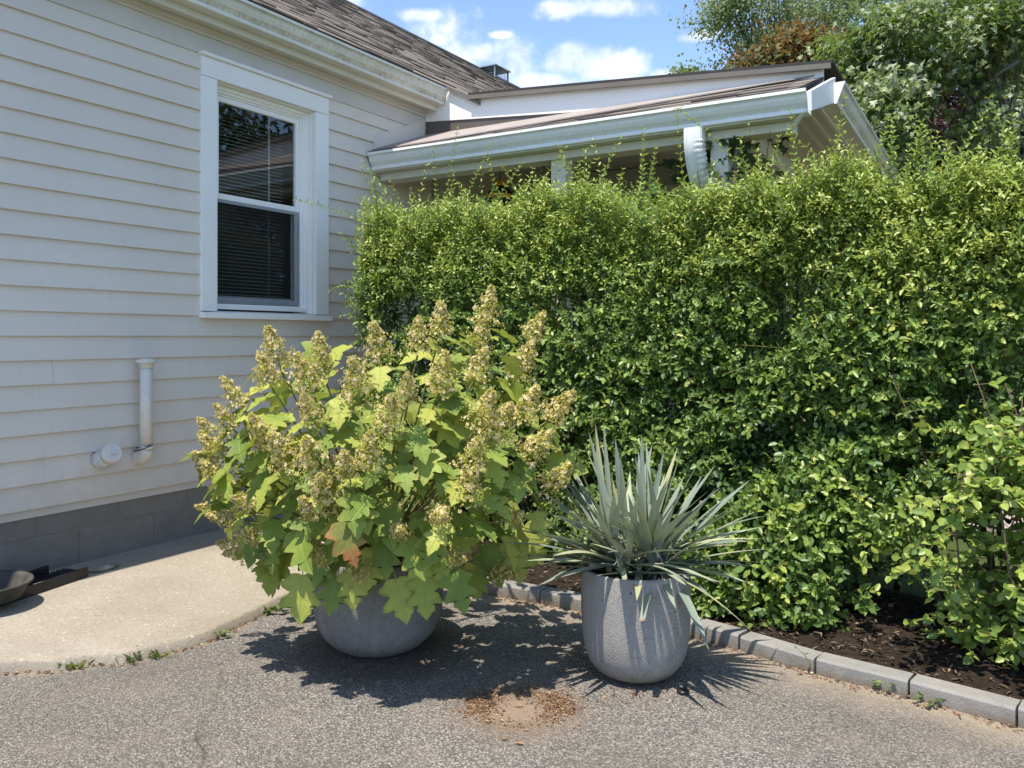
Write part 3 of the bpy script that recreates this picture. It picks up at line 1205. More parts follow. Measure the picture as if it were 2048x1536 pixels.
def main_roof():
    f0 = (0.203, 2.964)
    T1 = -4.4
    zr = f0[1] + RS * (f0[0] - T1)
    mb = MB()
    # deck, two slopes
    th = 0.05
    s0, s1 = S_MIN - 0.3, 17.0
    mb.box_pts([W(s0, f0[0], f0[1] - th), W(s1, f0[0], f0[1] - th), W(s1, T1, zr - th), W(s0, T1, zr - th), W(s0, f0[0], f0[1]), W(s1, f0[0], f0[1]), W(s1, T1, zr), W(s0, T1, zr)])
    mb.box_pts([W(s0, T1, zr - th), W(s1, T1, zr - th), W(s1, -9.2, 2.9), W(s0, -9.2, 2.9), W(s0, T1, zr), W(s1, T1, zr), W(s1, -9.2, 2.95), W(s0, -9.2, 2.95)])
    # lower tongue of the slope past the gutter end, down to the porch roof
    mb.box_pts([W(5.06, 0.52, 2.945 - RS * 0.285 - th), W(17, 0.52, 2.945 - RS * 0.285 - th), W(17, 0.2351, 2.9449 - th), W(5.06, 0.2351, 2.9449 - th),
                W(5.06, 0.52, 2.945 - RS * 0.285), W(17, 0.52, 2.945 - RS * 0.285), W(17, 0.2351, 2.9449), W(5.06, 0.2351, 2.9449)])
    mb.build('roof', MAT['roofdark'], house)
    # gable walls under the roof ends
    gw = MB()
    for s in (S_MIN, 15.9):
        gw.add([W(s, 0.0, 2.9), W(s, -9.0, 2.9), W(s, T1, zr - 0.08), W(s + 0.08, 0.0, 2.9), W(s + 0.08, -9.0, 2.9), W(s + 0.08, T1, zr - 0.08)], [(0, 1, 2), (5, 4, 3), (0, 2, 5, 3), (2, 1, 4, 5)])
    gw.build('gable', MAT['siding'], house)
    # shingles: one raised tab each
    r = random.Random(9)
    ln = math.sqrt(1 + RS * RS)
    expo = 0.135
    tabs = []
    row = -2
    while True:
        d0 = row * expo
        tt = f0[0] + 0.012 - d0 / ln
        if tt < T1 + 0.03:
            break
        s = (2.0 if row >= 0 else 5.07) + r.uniform(0, 0.2)
        while s < 16.6:
            w = r.choice((0.11, 0.16, 0.2, 0.27, 0.33))
            if s > 9 and row > 8:
                w *= 1.6
            tabs.append((tt, s, w - 0.006, r.random(), r.choice((0.004, 0.006, 0.011, 0.012))))
            s += w
        row += 1
    tabs.sort(key=lambda q: (q[1] - 5.5) ** 2 * 0.4 + (q[0] - 0.2) ** 2)
    unit = MB().add([(0, 0, 0), (1, 0, 0), (1, 1, 0), (0, 1, 0), (0, 0, 1), (1, 0, 1), (1, 1, 0.3), (0, 1, 0.3)], [(4, 5, 6, 7), (0, 1, 5, 4), (1, 2, 6, 5), (3, 0, 4, 7)]).mesh('shingle', 'tint')
    unit.materials.append(MAT['shingle'])
    upd = np.array([-E2[0] / ln, -E2[1] / ln, RS / ln])
    nrm = np.cross(E1, upd)
    if nrm[2] < 0:
        nrm = -nrm
    stuff = MB()
    for i, (tt, s, w, tint, th) in enumerate(tabs):
        z = f0[1] + RS * (f0[0] - tt) + 0.003
        p = np.array(W(s, tt, z))
        ex, ey, ez = E1 * w, upd * (expo + 0.03), nrm * th
        if i < 290:
            o = bpy.data.objects.new('shingle', unit)
            C.objects.link(o)
            o.parent = house
            m = Matrix(((ex[0], ey[0], ez[0], p[0]), (ex[1], ey[1], ez[1], p[1]), (ex[2], ey[2], ez[2], p[2]), (0, 0, 0, 1)))
            o.matrix_parent_inverse = Matrix.Translation(-Vector(house.location))
            o.matrix_basis = m
        else:
            q = [p, p + ex, p + ex + ey, p + ey, p + ez, p + ex + ez, p + ex + ey + ez * 0.3, p + ey + ez * 0.3]
            stuff.add(q, [(4, 5, 6, 7), (0, 1, 5, 4), (1, 2, 6, 5), (3, 0, 4, 7)], tint)
    stuff.build('shingle_field', MAT['shingle'], house, attr='tint', kind='stuff')
    # ridge cap
    MB().extrude([(-0.14, -0.07), (0.0, 0.035), (0.14, -0.07), (0.13, -0.09), (-0.13, -0.09)], lambda u, v, w: W(w, T1 + u, zr + v), s0, s1).build('ridge_cap', MAT['roofdark'], house)
    return zr, T1


ZR, TR = main_roof()


def chimney():
    # metal chimney cap showing above the ridge
    c = ray(982, 175, 15.0)
    s = c @ E1
    t = c @ E2 + CW
    ch = empty('chimney', 'square metal chimney cap on mesh legs poking above the main roof ridge', 'chimney', W(s, t, ZR - 1.5))
    z = c[2] + 0.10
    MB().wbox(s - 0.2, s + 0.2, t - 0.2, t + 0.2, ZR - 1.5, z - 0.02).build('stack', MAT['bark'], ch)
    mb = MB()
    top = z + 0.215
    mb.add([W(s - .26, t - .26, top), W(s + .26, t - .26, top), W(s + .26, t + .26, top), W(s - .26, t + .26, top), W(s, t, top + 0.07),
            W(s - .26, t - .26, top - .02), W(s + .26, t - .26, top - .02), W(s + .26, t + .26, top - .02), W(s - .26, t + .26, top - .02)],
           [(0, 1, 4), (1, 2, 4), (2, 3, 4), (3, 0, 4), (0, 5, 6, 1), (1, 6, 7, 2), (2, 7, 8, 3), (3, 8, 5, 0), (5, 8, 7, 6)])
    mb.build('cap', MAT['galv'], ch)
    for a in (-.22, .22):
        for b in (-.22, .22):
            MB().wbox(s + a - .012, s + a + .012, t + b - .012, t + b + .012, z - 0.02, top - .02).build('leg', MAT['galv'], ch)
    wm = MB()
    for i in range(9):
        q = -.2 + .05 * i
        wm.wbox(s + q - .003, s + q + .003, t + .214, t + .219, z - .02, top - .02)
        wm.wbox(s - .219, s - .214, t + q - .003, t + q + .003, z - .02, top - .02)
    for i in range(5):
        zz = z + .04 * i
        wm.wbox(s - .22, s + .22, t + .2195, t + .222, zz, zz + .006)
        wm.wbox(s - .222, s - .2195, t - .22, t + .22, zz, zz + .006)
    wm.build('wire_guard', MAT['vermin'], ch)


chimney()


# ------------------------------------------------------------------ window
def build_window():
    w = empty('window', None, None, (0, 0, 0))
    w.parent = house
    w.matrix_parent_inverse = Matrix.Translation(-Vector(house.location))
    ROOTLOC[w.name] = (0, 0, 0)
    T, B = MAT['trim'], 0.003
    i0, i1, zi0, zi1 = 3.113, 3.872, 1.2565, 2.535
    MB().wbox(WIN_S0, i0, 0.003, 0.032, WIN_Z0 + 0.039, zi1).build('casing', T, w, bevel=B)
    MB().wbox(i1, WIN_S1, 0.003, 0.032, WIN_Z0 + 0.039, zi1).build('casing', T, w, bevel=B)
    MB().wbox(WIN_S0, WIN_S1, 0.003, 0.0325, zi1 + 0.0015, 2.643).build('head_casing', T, w, bevel=B)
    MB().wbox(WIN_S0 - 0.008, WIN_S1 + 0.012, 0.003, 0.050, 2.6435, 2.663).build('head_cap', T, w, bevel=B)
    mb = MB()
    mb.extrude([(-0.10, 1.262), (0.058, 1.250), (0.058, 1.218), (0.003, 1.218), (0.003, 1.235), (-0.10, 1.24)], lambda u, v, s: W(s, u, v), WIN_S0 - 0.004, WIN_S1 + 0.006)
    mb.build('sill', T, w, bevel=0.002)
    # jambs and stepped vinyl frame
    mb = MB()
    mb.wbox(i0 - 0.012, i0 + 0.004, -0.115, 0.0025, zi0, zi1 + 0.012)
    mb.wbox(i1 - 0.004, i1 + 0.012, -0.115, 0.0025, zi0, zi1 + 0.012)
    mb.wbox(i0 + 0.0045, i1 - 0.0045, -0.115, 0.0025, zi1 - 0.004, zi1 + 0.012)
    mb.build('jamb', T, w)
    fr = MB()
    f0, f1, g0, g1 = i0 + 0.0045, i1 - 0.0045, 1.263, zi1 - 0.0045
    for d, t0, t1 in ((0.022, -0.112, -0.028), (0.036, -0.112, -0.040), (0.048, -0.112, -0.052)):
        fr.wbox(f0 + d - 0.022, f0 + d, t0, t1, g0, g1)
        fr.wbox(f1 - d, f1 - d + 0.022, t0, t1, g0, g1)
        fr.wbox(f0 + d, f1 - d, t0, t1 - 0.0007, g1 - d, g1 - d + 0.022)
        fr.wbox(f0 + d, f1 - d, t0, t1 - 0.0007, g0 + d * 0.4, g0 + d * 0.4 + 0.022)
    fr.build('frame', T, w, bevel=0.0015)
    # upper sash
    a0, a1 = f0 + 0.0485, f1 - 0.0485
    u0, u1 = 1.897, g1 - 0.0485
    mb = MB()
    mb.wbox(a0, a0 + 0.030, -0.084, -0.058, u0, u1)
    mb.wbox(a1 - 0.030, a1, -0.084, -0.058, u0, u1)
    mb.wbox(a0 + 0.0301, a1 - 0.0301, -0.084, -0.0585, u1 - 0.030, u1)
    mb.wbox(a0 + 0.0301, a1 - 0.0301, -0.084, -0.0575, u0, u0 + 0.033)
    mb.build('upper_sash', T, w, bevel=0.002)
    MB().wbox(a0 + 0.028, a1 - 0.028, -0.075, -0.071, u0 + 0.03, u1 - 0.028).build('pane', MAT['glass'], w)
    # lower sash sits further in
    l0, l1 = g0 + 0.044, 1.915
    mb = MB()
    mb.wbox(a0, a0 + 0.030, -0.111, -0.0865, l0, l1)
    mb.wbox(a1 - 0.030, a1, -0.111, -0.0865, l0, l1)
    mb.wbox(a0 + 0.0301, a1 - 0.0301, -0.111, -0.087, l1 - 0.03, l1)
    mb.wbox(a0 + 0.0301, a1 - 0.0301, -0.111, -0.087, l0, l0 + 0.045)
    mb.build('lower_sash', T, w, bevel=0.002)
    MB().wbox(a0 + 0.028, a1 - 0.028, -0.101, -0.097, l0 + 0.04, l1 - 0.028).build('pane', MAT['glass'], w)
    # insect screen over the lower half
    z0, z1 = g0 + 0.044, 1.896
    mb = MB()
    mb.wbox(a0 + 0.002, a0 + 0.020, -0.066, -0.054, z0, z1)
    mb.wbox(a1 - 0.046, a1 - 0.016, -0.066, -0.054, z0, z1)
    mb.wbox(a1 - 0.0155, a1 - 0.002, -0.068, -0.060, z0, z1)
    mb.wbox(a0 + 0.0202, a1 - 0.0462, -0.066, -0.0545, z1 - 0.018, z1)
    mb.wbox(a0 + 0.0202, a1 - 0.0462, -0.066, -0.0545, z0, z0 + 0.034)
    mb.wbox(a0 + 0.0202, a1 - 0.0462, -0.0545, -0.051, z0 + 0.012, z0 + 0.017)
    mb.build('screen_frame', MAT['screenframe'], w, bevel=0.0015)
    MB().wbox(a0 + 0.02, a1 - 0.046, -0.0612, -0.0605, z0 + 0.034, z1 - 0.018).build('screen', MAT['screen'], w)
    for zz in (z0 + 0.06, z1 - 0.10):
        MB().wbox(a1 - 0.012, a1 - 0.005, -0.0595, -0.057, zz, zz + 0.007).build('screen_clip', MAT['black'], w)
    # blind: slats, ladder cords
    zz = 1.30
    sl = MB().add([W(a0 + .01, -0.135, -0.0030), W(a1 - .06, -0.135, -0.0030), W(a1 - .06, -0.157, 0.0042), W(a0 + .01, -0.157, 0.0042),
                   W(a0 + .01, -0.135, -0.0036), W(a1 - .06, -0.135, -0.0036), W(a1 - .06, -0.157, 0.0036), W(a0 + .01, -0.157, 0.0036)],
                  [(0, 1, 2, 3), (7, 6, 5, 4), (0, 4, 5, 1)]).mesh('blind_slat')
    sl.materials.append(MAT['slat'])
    while zz < 2.49:
        o = bpy.data.objects.new('blind_slat', sl)
        C.objects.link(o)
        adopt(o, w)
        o.location = (0, 0, zz)
        zz += 0.0215
    for s in (a0 + 0.07, a1 - 0.19):
        for ds in (0, 0.010):
            MB().wbox(s + ds, s + ds + 0.0022, -0.133, -0.131, 1.28, 2.5).build('blind_cord', MAT['slat'], w)
    MB().wbox(a0 + .01, a1 - .06, -0.16, -0.13, 2.49, 2.52).build('blind_rail', MAT['slat'], w)
    # room behind
    mb = MB()
    R = [W(2.2, -0.121, 0.4), W(4.8, -0.121, 0.4), W(4.8, -3.0, 0.4), W(2.2, -3.0, 0.4), W(2.2, -0.121, 2.8), W(4.8, -0.121, 2.8), W(4.8, -3.0, 2.8), W(2.2, -3.0, 2.8)]
    mb.add(R, [(0, 1, 2, 3), (4, 5, 6, 7), (1, 2, 6, 5), (2, 3, 7, 6), (3, 0, 4, 7)])
    mb.build('room', MAT['room'], w)


build_window()


# ------------------------------------------------------------------ pipes on the wall
def pipes():
    r = empty('vent_pipe', 'upright white vent pipe with a mushroom cap standing off the siding', 'pipe', W(2.633, 0.09, 0.5))
    s, t = 2.633, 0.085
    pts = [W(s - 0.0, 0.012, 0.515), W(s, 0.03, 0.512)]
    for k in range(0, 7):
        a = k / 6 * math.pi / 2
        pts.append(W(s, 0.04 + 0.045 * math.sin(a), 0.512 + 0.045 * (1 - math.cos(a))))
    el = MB().tube(pts, 0.036, 20)
    el.tube([W(s, t, 0.555), W(s, t, 0.572)], 0.038, 24)
    el.build('elbow', MAT['pvc'], r)
    MB().tube([W(s, t, 0.55), W(s, t, 0.985)], 0.0302, 24).build('tube', MAT['pvc'], r)
    cap = MB().lathe([(0.0315, 0.96), (0.034, 0.962), (0.035, 0.985), (0.047, 0.987), (0.049, 0.992), (0.0475, 0.999), (0.03, 1.006), (0.012, 1.0095), (0.0, 1.010)], W(s, t, 0), 28)
    cap.build('cap', MAT['pvc'], r)
    st = MB()
    st.tube([W(s - 0.045, 0.07, 0.566), W(s - 0.03, t + 0.02, 0.570), W(s, t + 0.0385, 0.574), W(s + 0.036, t, 0.575), W(s + 0.05, t - .02, 0.578)], 0.0026, 6)
    st.tube([W(s - 0.05, 0.06, 0.548), W(s - 0.03, t + 0.024, 0.562), W(s - 0.01, t + 0.037, 0.572)], 0.003, 6)
    st.build('strap', MAT['black'], r)

    r = empty('cleanout_pipe', 'short stubby white cleanout pipe with rust stained plug low on siding', 'pipe', W(2.425, 0.02, 0.53))
    s = 2.425
    base = np.array(W(s, 0.015, 0.525))
    mid = np.array(W(s, 0.065, 0.527))
    ax = E2 * 0.80 + UP * 0.42 - E1 * 0.10
    ax = ax / np.linalg.norm(ax)
    end = mid + ax * 0.055
    MB().tube([base, base * 0.5 + mid * 0.5, mid, mid * 0.6 + end * 0.4, end], [0.043, 0.041, 0.042, 0.041, 0.041], 24).build('tube', MAT['pvc_dirty'], r)
    MB().lathe([(0.0425, 0.0), (0.0435, 0.001), (0.0435, 0.012), (0.0425, 0.013)], end - ax * 0.006, 28, ax).build('rust_band', MAT['rust'], r)
    MB().lathe([(0.0405, 0.006), (0.047, 0.007), (0.047, 0.028), (0.043, 0.034), (0.0, 0.034)], end, 28, ax, smooth=False).build('plug', MAT['pvc'], r)
    c = end + ax * 0.040
    a = np.cross(ax, UP)
    a /= np.linalg.norm(a)
    b = np.cross(a, ax)
    q = []
    for h in (-0.007, 0.007):
        for (i, j) in ((-1, -1), (1, -1), (1, 1), (-1, 1)):
            q.append(c + ax * h + a * i * 0.011 + b * j * 0.011)
    MB().box_pts(q).build('square_nut', MAT['pvc_dirty'], r)


pipes()


# ------------------------------------------------------------------ porch
porch = empty('porch', 'white low roofed side porch with gutters rising behind the hedge', 'porch', W(5.6, 1.4, 0))
GZ = 2.255          # near gutter bottom
ZT = 2.612          # top of the near shed roof at the upright board
TE = 2.86           # outer end of the near roof


def zedge(t):       # underside of the upper roof edge
    return 2.835 - 0.0743 * (t - 0.48)


def porch_build():
    P = porch
    # near gutter, along t (out from the wall); outward is -s
    p, g = gutter_prof()
    mb = MB()
    mb.extrude([(4.482 - u, GZ + v) for u, v in p], lambda u, v, w: W(u, w, v), 0.028, 2.90, [x * 0.85 for x in g], nseg=16)
    mb.build('gutter', MAT['gutter'], P, attr='grime')
    # end cap joint collar near the outer end
    MB().extrude([(4.483 - u * 1.03, GZ - 0.001 + v * 1.01) for u, v in p], lambda u, v, w: W(u, w, v), 2.855, 2.863, g).build('gutter_joint', MAT['gutter'], P, attr='grime')
    # fascia behind the gutter
    MB().wbox(4.4835, 4.505, 0.028, 2.90, GZ + 0.004, GZ + 0.13).build('fascia', MAT['trim'], P)
    # soffit under gutter and beam
    MB().wbox(4.42, 4.60, 0.026, 2.80, GZ - 0.008, GZ - 0.001).build('soffit', MAT['cream'], P)
    MB().wbox(4.50, 4.64, 0.026, 2.80, GZ - 0.058, GZ - 0.009).build('beam', MAT['cream'], P, bevel=0.003)
    # white end return of the beam
    mb = MB()
    mb.add([W(4.50, 2.803, GZ - 0.055), W(4.50, 2.803, GZ - 0.01), W(4.40, 2.87, GZ - 0.004), W(4.50, 2.82, GZ - 0.055), W(4.50, 2.82, GZ - 0.01), W(4.40, 2.885, GZ - 0.004)], [(0, 1, 2), (5, 4, 3), (0, 2, 5, 3), (1, 0, 3, 4), (2, 1, 4, 5)])
    mb.build('beam_end', MAT['trim'], P)
    # near shed roof deck
    s0, z0 = 4.375, GZ + 0.112
    s1, z1 = 5.04, ZT
    mb = MB()
    mb.box_pts([W(s0, 0.03, z0 - 0.02), W(s1, 0.03, z1 - 0.02), W(s1, TE, z1 - 0.02), W(s0, TE, z0 - 0.02), W(s0, 0.03, z0), W(s1, 0.03, z1), W(s1, TE, z1), W(s0, TE, z0)])
    mb.build('roof', MAT['roofdark'], P)
    sl = (z1 - z0) / (s1 - s0)
    ln = math.hypot(1, sl)
    upd = np.array([E1[0] / ln, E1[1] / ln, sl / ln])
    nrm = np.cross(E2, upd)
    if nrm[2] < 0:
        nrm = -nrm
    unit = MB().add([(0, 0, 0), (1, 0, 0), (1, 1, 0), (0, 1, 0), (0, 0, 1), (1, 0, 1), (1, 1, 0.3), (0, 1, 0.3)], [(4, 5, 6, 7), (0, 1, 5, 4), (1, 2, 6, 5), (3, 0, 4, 7)]).mesh('porch_shingle', 'tint')
    unit.materials.append(MAT['shingle'])
    r = random.Random(4)
    for row in range(4):
        t = 0.03
        while t < TE - 0.03:
            w = min(r.choice((0.14, 0.2, 0.26, 0.33)), TE - t)
            d = row * 0.135
            p0 = np.array(W(s0 + (d - 0.012) / ln, t, z0 + (d - 0.012) * sl / ln + 0.003))
            ex, ey, ez = E2 * (w - 0.004), upd * 0.16, nrm * r.choice((0.006, 0.009, 0.012))
            o = bpy.data.objects.new('shingle', unit)
            C.objects.link(o)
            o.parent = P
            o.matrix_parent_inverse = Matrix.Translation(-Vector(P.location))
            o.matrix_basis = Matrix(((ex[0], ey[0], ez[0], p0[0]), (ex[1], ey[1], ez[1], p0[1]), (ex[2], ey[2], ez[2], p0[2]), (0, 0, 0, 1)))
            t += w
    # brown metal apron lying on the upper part of the near roof, and upright flashing
    mb = MB()
    zr_ = lambda q: z0 + (q - s0) * sl
    pl = [(4.40, 0.035), (4.40, 0.60), (5.022, 2.83), (5.022, 0.035)]
    q = [W(a, b, zr_(a) + 0.013) for a, b in pl] + [W(a, b, zr_(a) + 0.021) for a, b in pl]
    mb.box_pts(q)
    mb.build('roof_flashing', MAT['apron'], P)
    mb = MB()
    mb.box_pts([W(5.026, 0.03, z1), W(5.034, 0.03, z1), W(5.034, 1.75, z1), W(5.026, 1.75, z1), W(5.026, 0.03, z1 + 0.12), W(5.034, 0.03, z1 + 0.12), W(5.034, 1.75, z1 + 0.01), W(5.026, 1.75, z1 + 0.01)])
    mb.build('wall_flashing', MAT['flash'], P)
    # white board above it (tapered band) : face at s = 5.02
    mb = MB()
    ts = [0.025, 0.6, 1.2, 1.8, 2.4, 2.86]
    for a, b in zip(ts[:-1], ts[1:]):
        def bot(t):
            return 2.725 - 0.079 * t
        def top(t):
            return 2.94 if t < 0.1 else zedge(t)
        za0, za1 = bot(a), bot(b)
        zb0, zb1 = max(top(a), zedge(a)), zedge(b)
        if a < 0.1:
            zb0 = 2.868
        mb.box_pts([W(5.018, a, za0), W(5.05, a, za0), W(5.05, b, za1), W(5.018, b, za1), W(5.018, a, zb0), W(5.05, a, zb0), W(5.05, b, zb1), W(5.018, b, zb1)])
    # filler up to the main eave
    mb.box_pts([W(5.018, 0.026, 2.869), W(5.05, 0.026, 2.869), W(5.05, 0.46, 2.836), W(5.018, 0.46, 2.836), W(5.018, 0.026, 2.93), W(5.05, 0.026, 2.93), W(5.05, 0.25, 2.925), W(5.018, 0.25, 2.925)])
    mb.build('side_board', MAT['trim'], P)
    # sloped drip edge from the main eave down to the porch roof
    mb = MB()
    mb.box_pts([W(4.985, 0.245, 2.922), W(5.05, 0.245, 2.922), W(5.05, 0.52, 2.776), W(4.985, 0.52, 2.776), W(4.985, 0.245, 2.945), W(5.05, 0.245, 2.945), W(5.05, 0.52, 2.80), W(4.985, 0.52, 2.80)])
    mb.build('eave_return', MAT['drip'], P)
    # upper low-slope roof with brown drip edge
    t1 = 2.92
    mb = MB()
    for (a, b, c, d, mat) in ((4.975, 8.6, 0.012, 0.030, None),):
        q = []
        for z in (c, d):
            q += [W(a, 0.44, zedge(0.44) + z), W(b, 0.44, zedge(0.44) + z), W(b, t1, zedge(t1) + z - 0.14), W(a, t1, zedge(t1) + z)]
        mb.box_pts(q)
    mb.build('upper_roof', MAT['roofdark'], P)
    mb = MB()
    q = []
    for z in (-0.018, 0.0115):
        q += [W(4.972, 0.44, zedge(0.44) + z), W(4.99, 0.44, zedge(0.44) + z), W(4.99, t1 - 0.01, zedge(t1) + z), W(4.972, t1 - 0.01, zedge(t1) + z)]
    mb.box_pts(q)
    mb.build('drip_edge', MAT['drip'], P)
    # rake board closing the near roof's outer end
    mb = MB()
    za = GZ - 0.004
    pts = [(4.375, z0 - 0.012), (5.03, z1 - 0.016), (5.03, z1 - 0.16), (4.385, GZ + 0.0)]
    q = [W(s, TE + 0.045, z) for s, z in pts] + [W(s, TE + 0.066, z) for s, z in pts]
    mb.add(q, [(0, 1, 2, 3), (7, 6, 5, 4), (0, 4, 5, 1), (1, 5, 6, 2), (2, 6, 7, 3), (3, 7, 4, 0)])
    mb.build('rake_board', MAT['trim'], P, bevel=0.002)
    # outer eave: fascia + gutter along s, falling away
    def oz(s):
        return 2.435 - 0.036 * (s - 5.0)
    mb = MB()
    p, g = gutter_prof()
    rot = lambda u, v, w: W(w, 2.862 + u, oz(w) + v * 1.05)
    mb.extrude(p, rot, 4.99, 8.6, [x * 0.8 + 0.25 for x in g], nseg=12)
    # box behind the gutter
    mb.build('outer_gutter', MAT['gutter_old'], P, attr='grime')
    mb = MB()
    q = [W(4.985, 2.83, oz(5) - 0.002), W(4.99, 2.83, oz(5) - 0.002), W(4.99, 2.94, oz(5) - 0.002), W(4.985, 2.94, oz(5) - 0.002),
         W(4.985, 2.83, oz(5) + 0.115), W(4.99, 2.83, oz(5) + 0.115), W(4.99, 2.985, oz(5) + 0.119), W(4.985, 2.985, oz(5) + 0.119)]
    mb.box_pts(q)
    mb.build('gutter_end_cap', MAT['trim'], P)
    mb = MB()
    q = []
    for z in (-0.03, 0.11):
        q += [W(4.98, 2.838, oz(4.98) + z), W(8.6, 2.838, oz(8.6) + z), W(8.6, 2.8605, oz(8.6) + z), W(4.98, 2.8605, oz(4.98) + z)]
    mb.box_pts(q)
    mb.build('outer_fascia', MAT['cream'], P)
    # outer soffit, two steps
    mb = MB()
    q = []
    for z in (-0.028, -0.02):
        q += [W(4.64, 2.45, oz(4.64) + z), W(8.6, 2.45, oz(8.6) + z), W(8.6, 2.8375, oz(8.6) + z), W(4.64, 2.8375, oz(4.64) + z)]
    mb.box_pts(q)
    mb.build('outer_soffit', MAT['porch_in'], P)
    for tt in (2.70, 2.775):
        mb = MB()
        q = []
        for z in (-0.042, -0.0285):
            q += [W(4.66, tt, oz(4.66) + z), W(8.6, tt, oz(8.6) + z), W(8.6, tt + 0.022, oz(8.6) + z), W(4.66, tt + 0.022, oz(4.66) + z)]
        mb.box_pts(q)
        mb.build('soffit_batten', MAT['cream'], P)
    # outer beam along s
    mb = MB()
    q = []
    for z in (-0.16, -0.029):
        q += [W(4.645, 2.36, oz(4.6) + z), W(8.5, 2.36, oz(8.5) + z), W(8.5, 2.449, oz(8.5) + z), W(4.645, 2.449, oz(4.6) + z)]
    mb.box_pts(q)
    mb.build('outer_beam', MAT['cream'], P, bevel=0.003)
    # ceiling boards (bead board running along s)
    k = 0
    t = 0.02
    while t < 2.34:
        mb = MB()
        zz = 2.56 - 0.055 * t
        mb.wbox(5.07, 8.5, t + 0.003, t + 0.085, zz, zz + 0.012)
        mb.build('ceiling_board', MAT['porch_in'], P, bevel=0.003)
        t += 0.088
        k += 1
    MB().wbox(5.07, 8.5, 0.03, 2.345, 2.575, 2.59).build('ceiling_deck', MAT['porch_in'], P)
    mb = MB()
    mb.box_pts([W(4.645, 0.03, 2.405), W(4.645, 2.35, 2.405), W(5.055, 2.35, 2.535), W(5.055, 0.03, 2.535), W(4.645, 0.03, 2.42), W(4.645, 2.35, 2.42), W(5.055, 2.35, 2.55), W(5.055, 0.03, 2.55)])
    mb.build('sloped_ceiling', MAT['porch_in'], P)
    # back wall with window band
    MB().wbox(6.25, 6.35, 0.02, 2.35, 2.30, 2.56).build('back_wall', MAT['porch_in'], P)
    MB().wbox(6.215, 6.249, 0.02, 2.35, 2.245, 2.299).build('back_trim', MAT['cream'], P, bevel=0.003)
    MB().wbox(6.27, 6.35, 0.02, 2.35, 1.0, 2.2445).build('back_window', MAT['black'], P)
    MB().wbox(6.235, 6.269, 0.02, 2.35, 2.10, 2.14).build('back_rail', MAT['cream'], P)
    MB().wbox(6.27, 6.35, 0.02, 2.35, 0.0, 0.999).build('back_panel', MAT['porch_in'], P)
    # posts
    MB().wbox(4.52, 4.62, 1.36, 1.46, 0.0, GZ - 0.0585).build('post', MAT['cream'], P, bevel=0.004)
    MB().wbox(5.12, 5.24, 0.0235, 0.06, 0.3, 2.54).build('pilaster', MAT['porch_in'], P, bevel=0.004)
    MB().wbox(4.52, 4.64, 2.36, 2.46, 0.0, GZ - 0.0585).build('post', MAT['cream'], P, bevel=0.004)
    MB().wbox(8.4, 8.5, 2.36, 2.46, 0.0, 2.15).build('post', MAT['cream'], P, bevel=0.004)
    # floor
    MB().wbox(4.5, 8.5, 0.03, 2.5, 0.0, 0.08).build('porch_floor', MAT['path'], P)
    # painted step flashing on the wall, above the near roof
    mb = MB()
    pl = [(4.44, 2.385), (5.015, 2.60), (5.015, 2.735), (4.44, 2.505)]
    q = [W(s, 0.012, z) for s, z in pl] + [W(s, 0.027, z) for s, z in pl]
    mb.add(q, [(3, 2, 1, 0), (4, 5, 6, 7), (0, 1, 5, 4), (1, 2, 6, 5), (2, 3, 7, 6), (3, 0, 4, 7)])
    mb.build('step_flashing', MAT['siding'], P)
    # downspout: corrugated elbow curving back under the eave
    tt = 2.30
    prof = []
    n = 40
    pts = [(4.43, GZ + 0.0), (4.43, GZ - 0.05), (4.435, GZ - 0.10), (4.452, GZ - 0.15), (4.482, GZ - 0.205), (4.52, GZ - 0.255), (4.60, GZ - 0.31), (4.68, GZ - 0.37), (4.72, GZ - 0.44)]
    pts = smooth_poly(pts, 3)
    rings = []
    hw, hd = 0.052, 0.040
    sect = []
    m = 28
    for k in range(m):
        th = 2 * math.pi * k / m
        cx, cy = math.cos(th), math.sin(th)
        e = 0.35
        x = hw * math.copysign(abs(cx) ** e, cx)
        y = hd * math.copysign(abs(cy) ** e, cy)
        if abs(cy) > 0.4:
            y *= 1 + 0.07 * math.cos(k * math.pi)
        sect.append((x, y))
    for i, q in enumerate(pts):
        d = pts[min(i + 1, len(pts) - 1)] - pts[max(i - 1, 0)]
        d = d / np.linalg.norm(d)
        nn = np.array([d[1], -d[0]])
        crimp = 1 + (0.03 if (i // 2) % 2 else -0.03) * (1 if 14 < i < len(pts) - 6 else 0)
        for x, y in sect:
            yy = y * (crimp if x > 0.02 else 1)
            pos = q + nn * (yy if y > 0 else y)
            xx = x * (1 + (crimp - 1) * 1.6 if x > 0.02 else 1)
            rings.append(W(pos[0], tt + xx, pos[1]))
    fs = []
    for i in range(len(pts) - 1):
        for k in range(m):
            j = (k + 1) % m
            fs.append((i * m + k, i * m + j, (i + 1) * m + j, (i + 1) * m + k))
    mb = MB().add(rings, fs, 0.25)
    mb.build('downspout', MAT['gutter'], P, attr='grime')
    # cable slung across the back
    pts = [W(4.66, 0.9, 2.42), W(5.2, 0.8, 2.44)] + [W(6.21, 0.45 + 0.3 * i, 2.495 - 0.012 * i - 0.01 * math.sin(i * 1.1)) for i in range(7)]
    MB().tube(pts, 0.004, 6).build('cable', MAT['cable'], P)


porch_build()


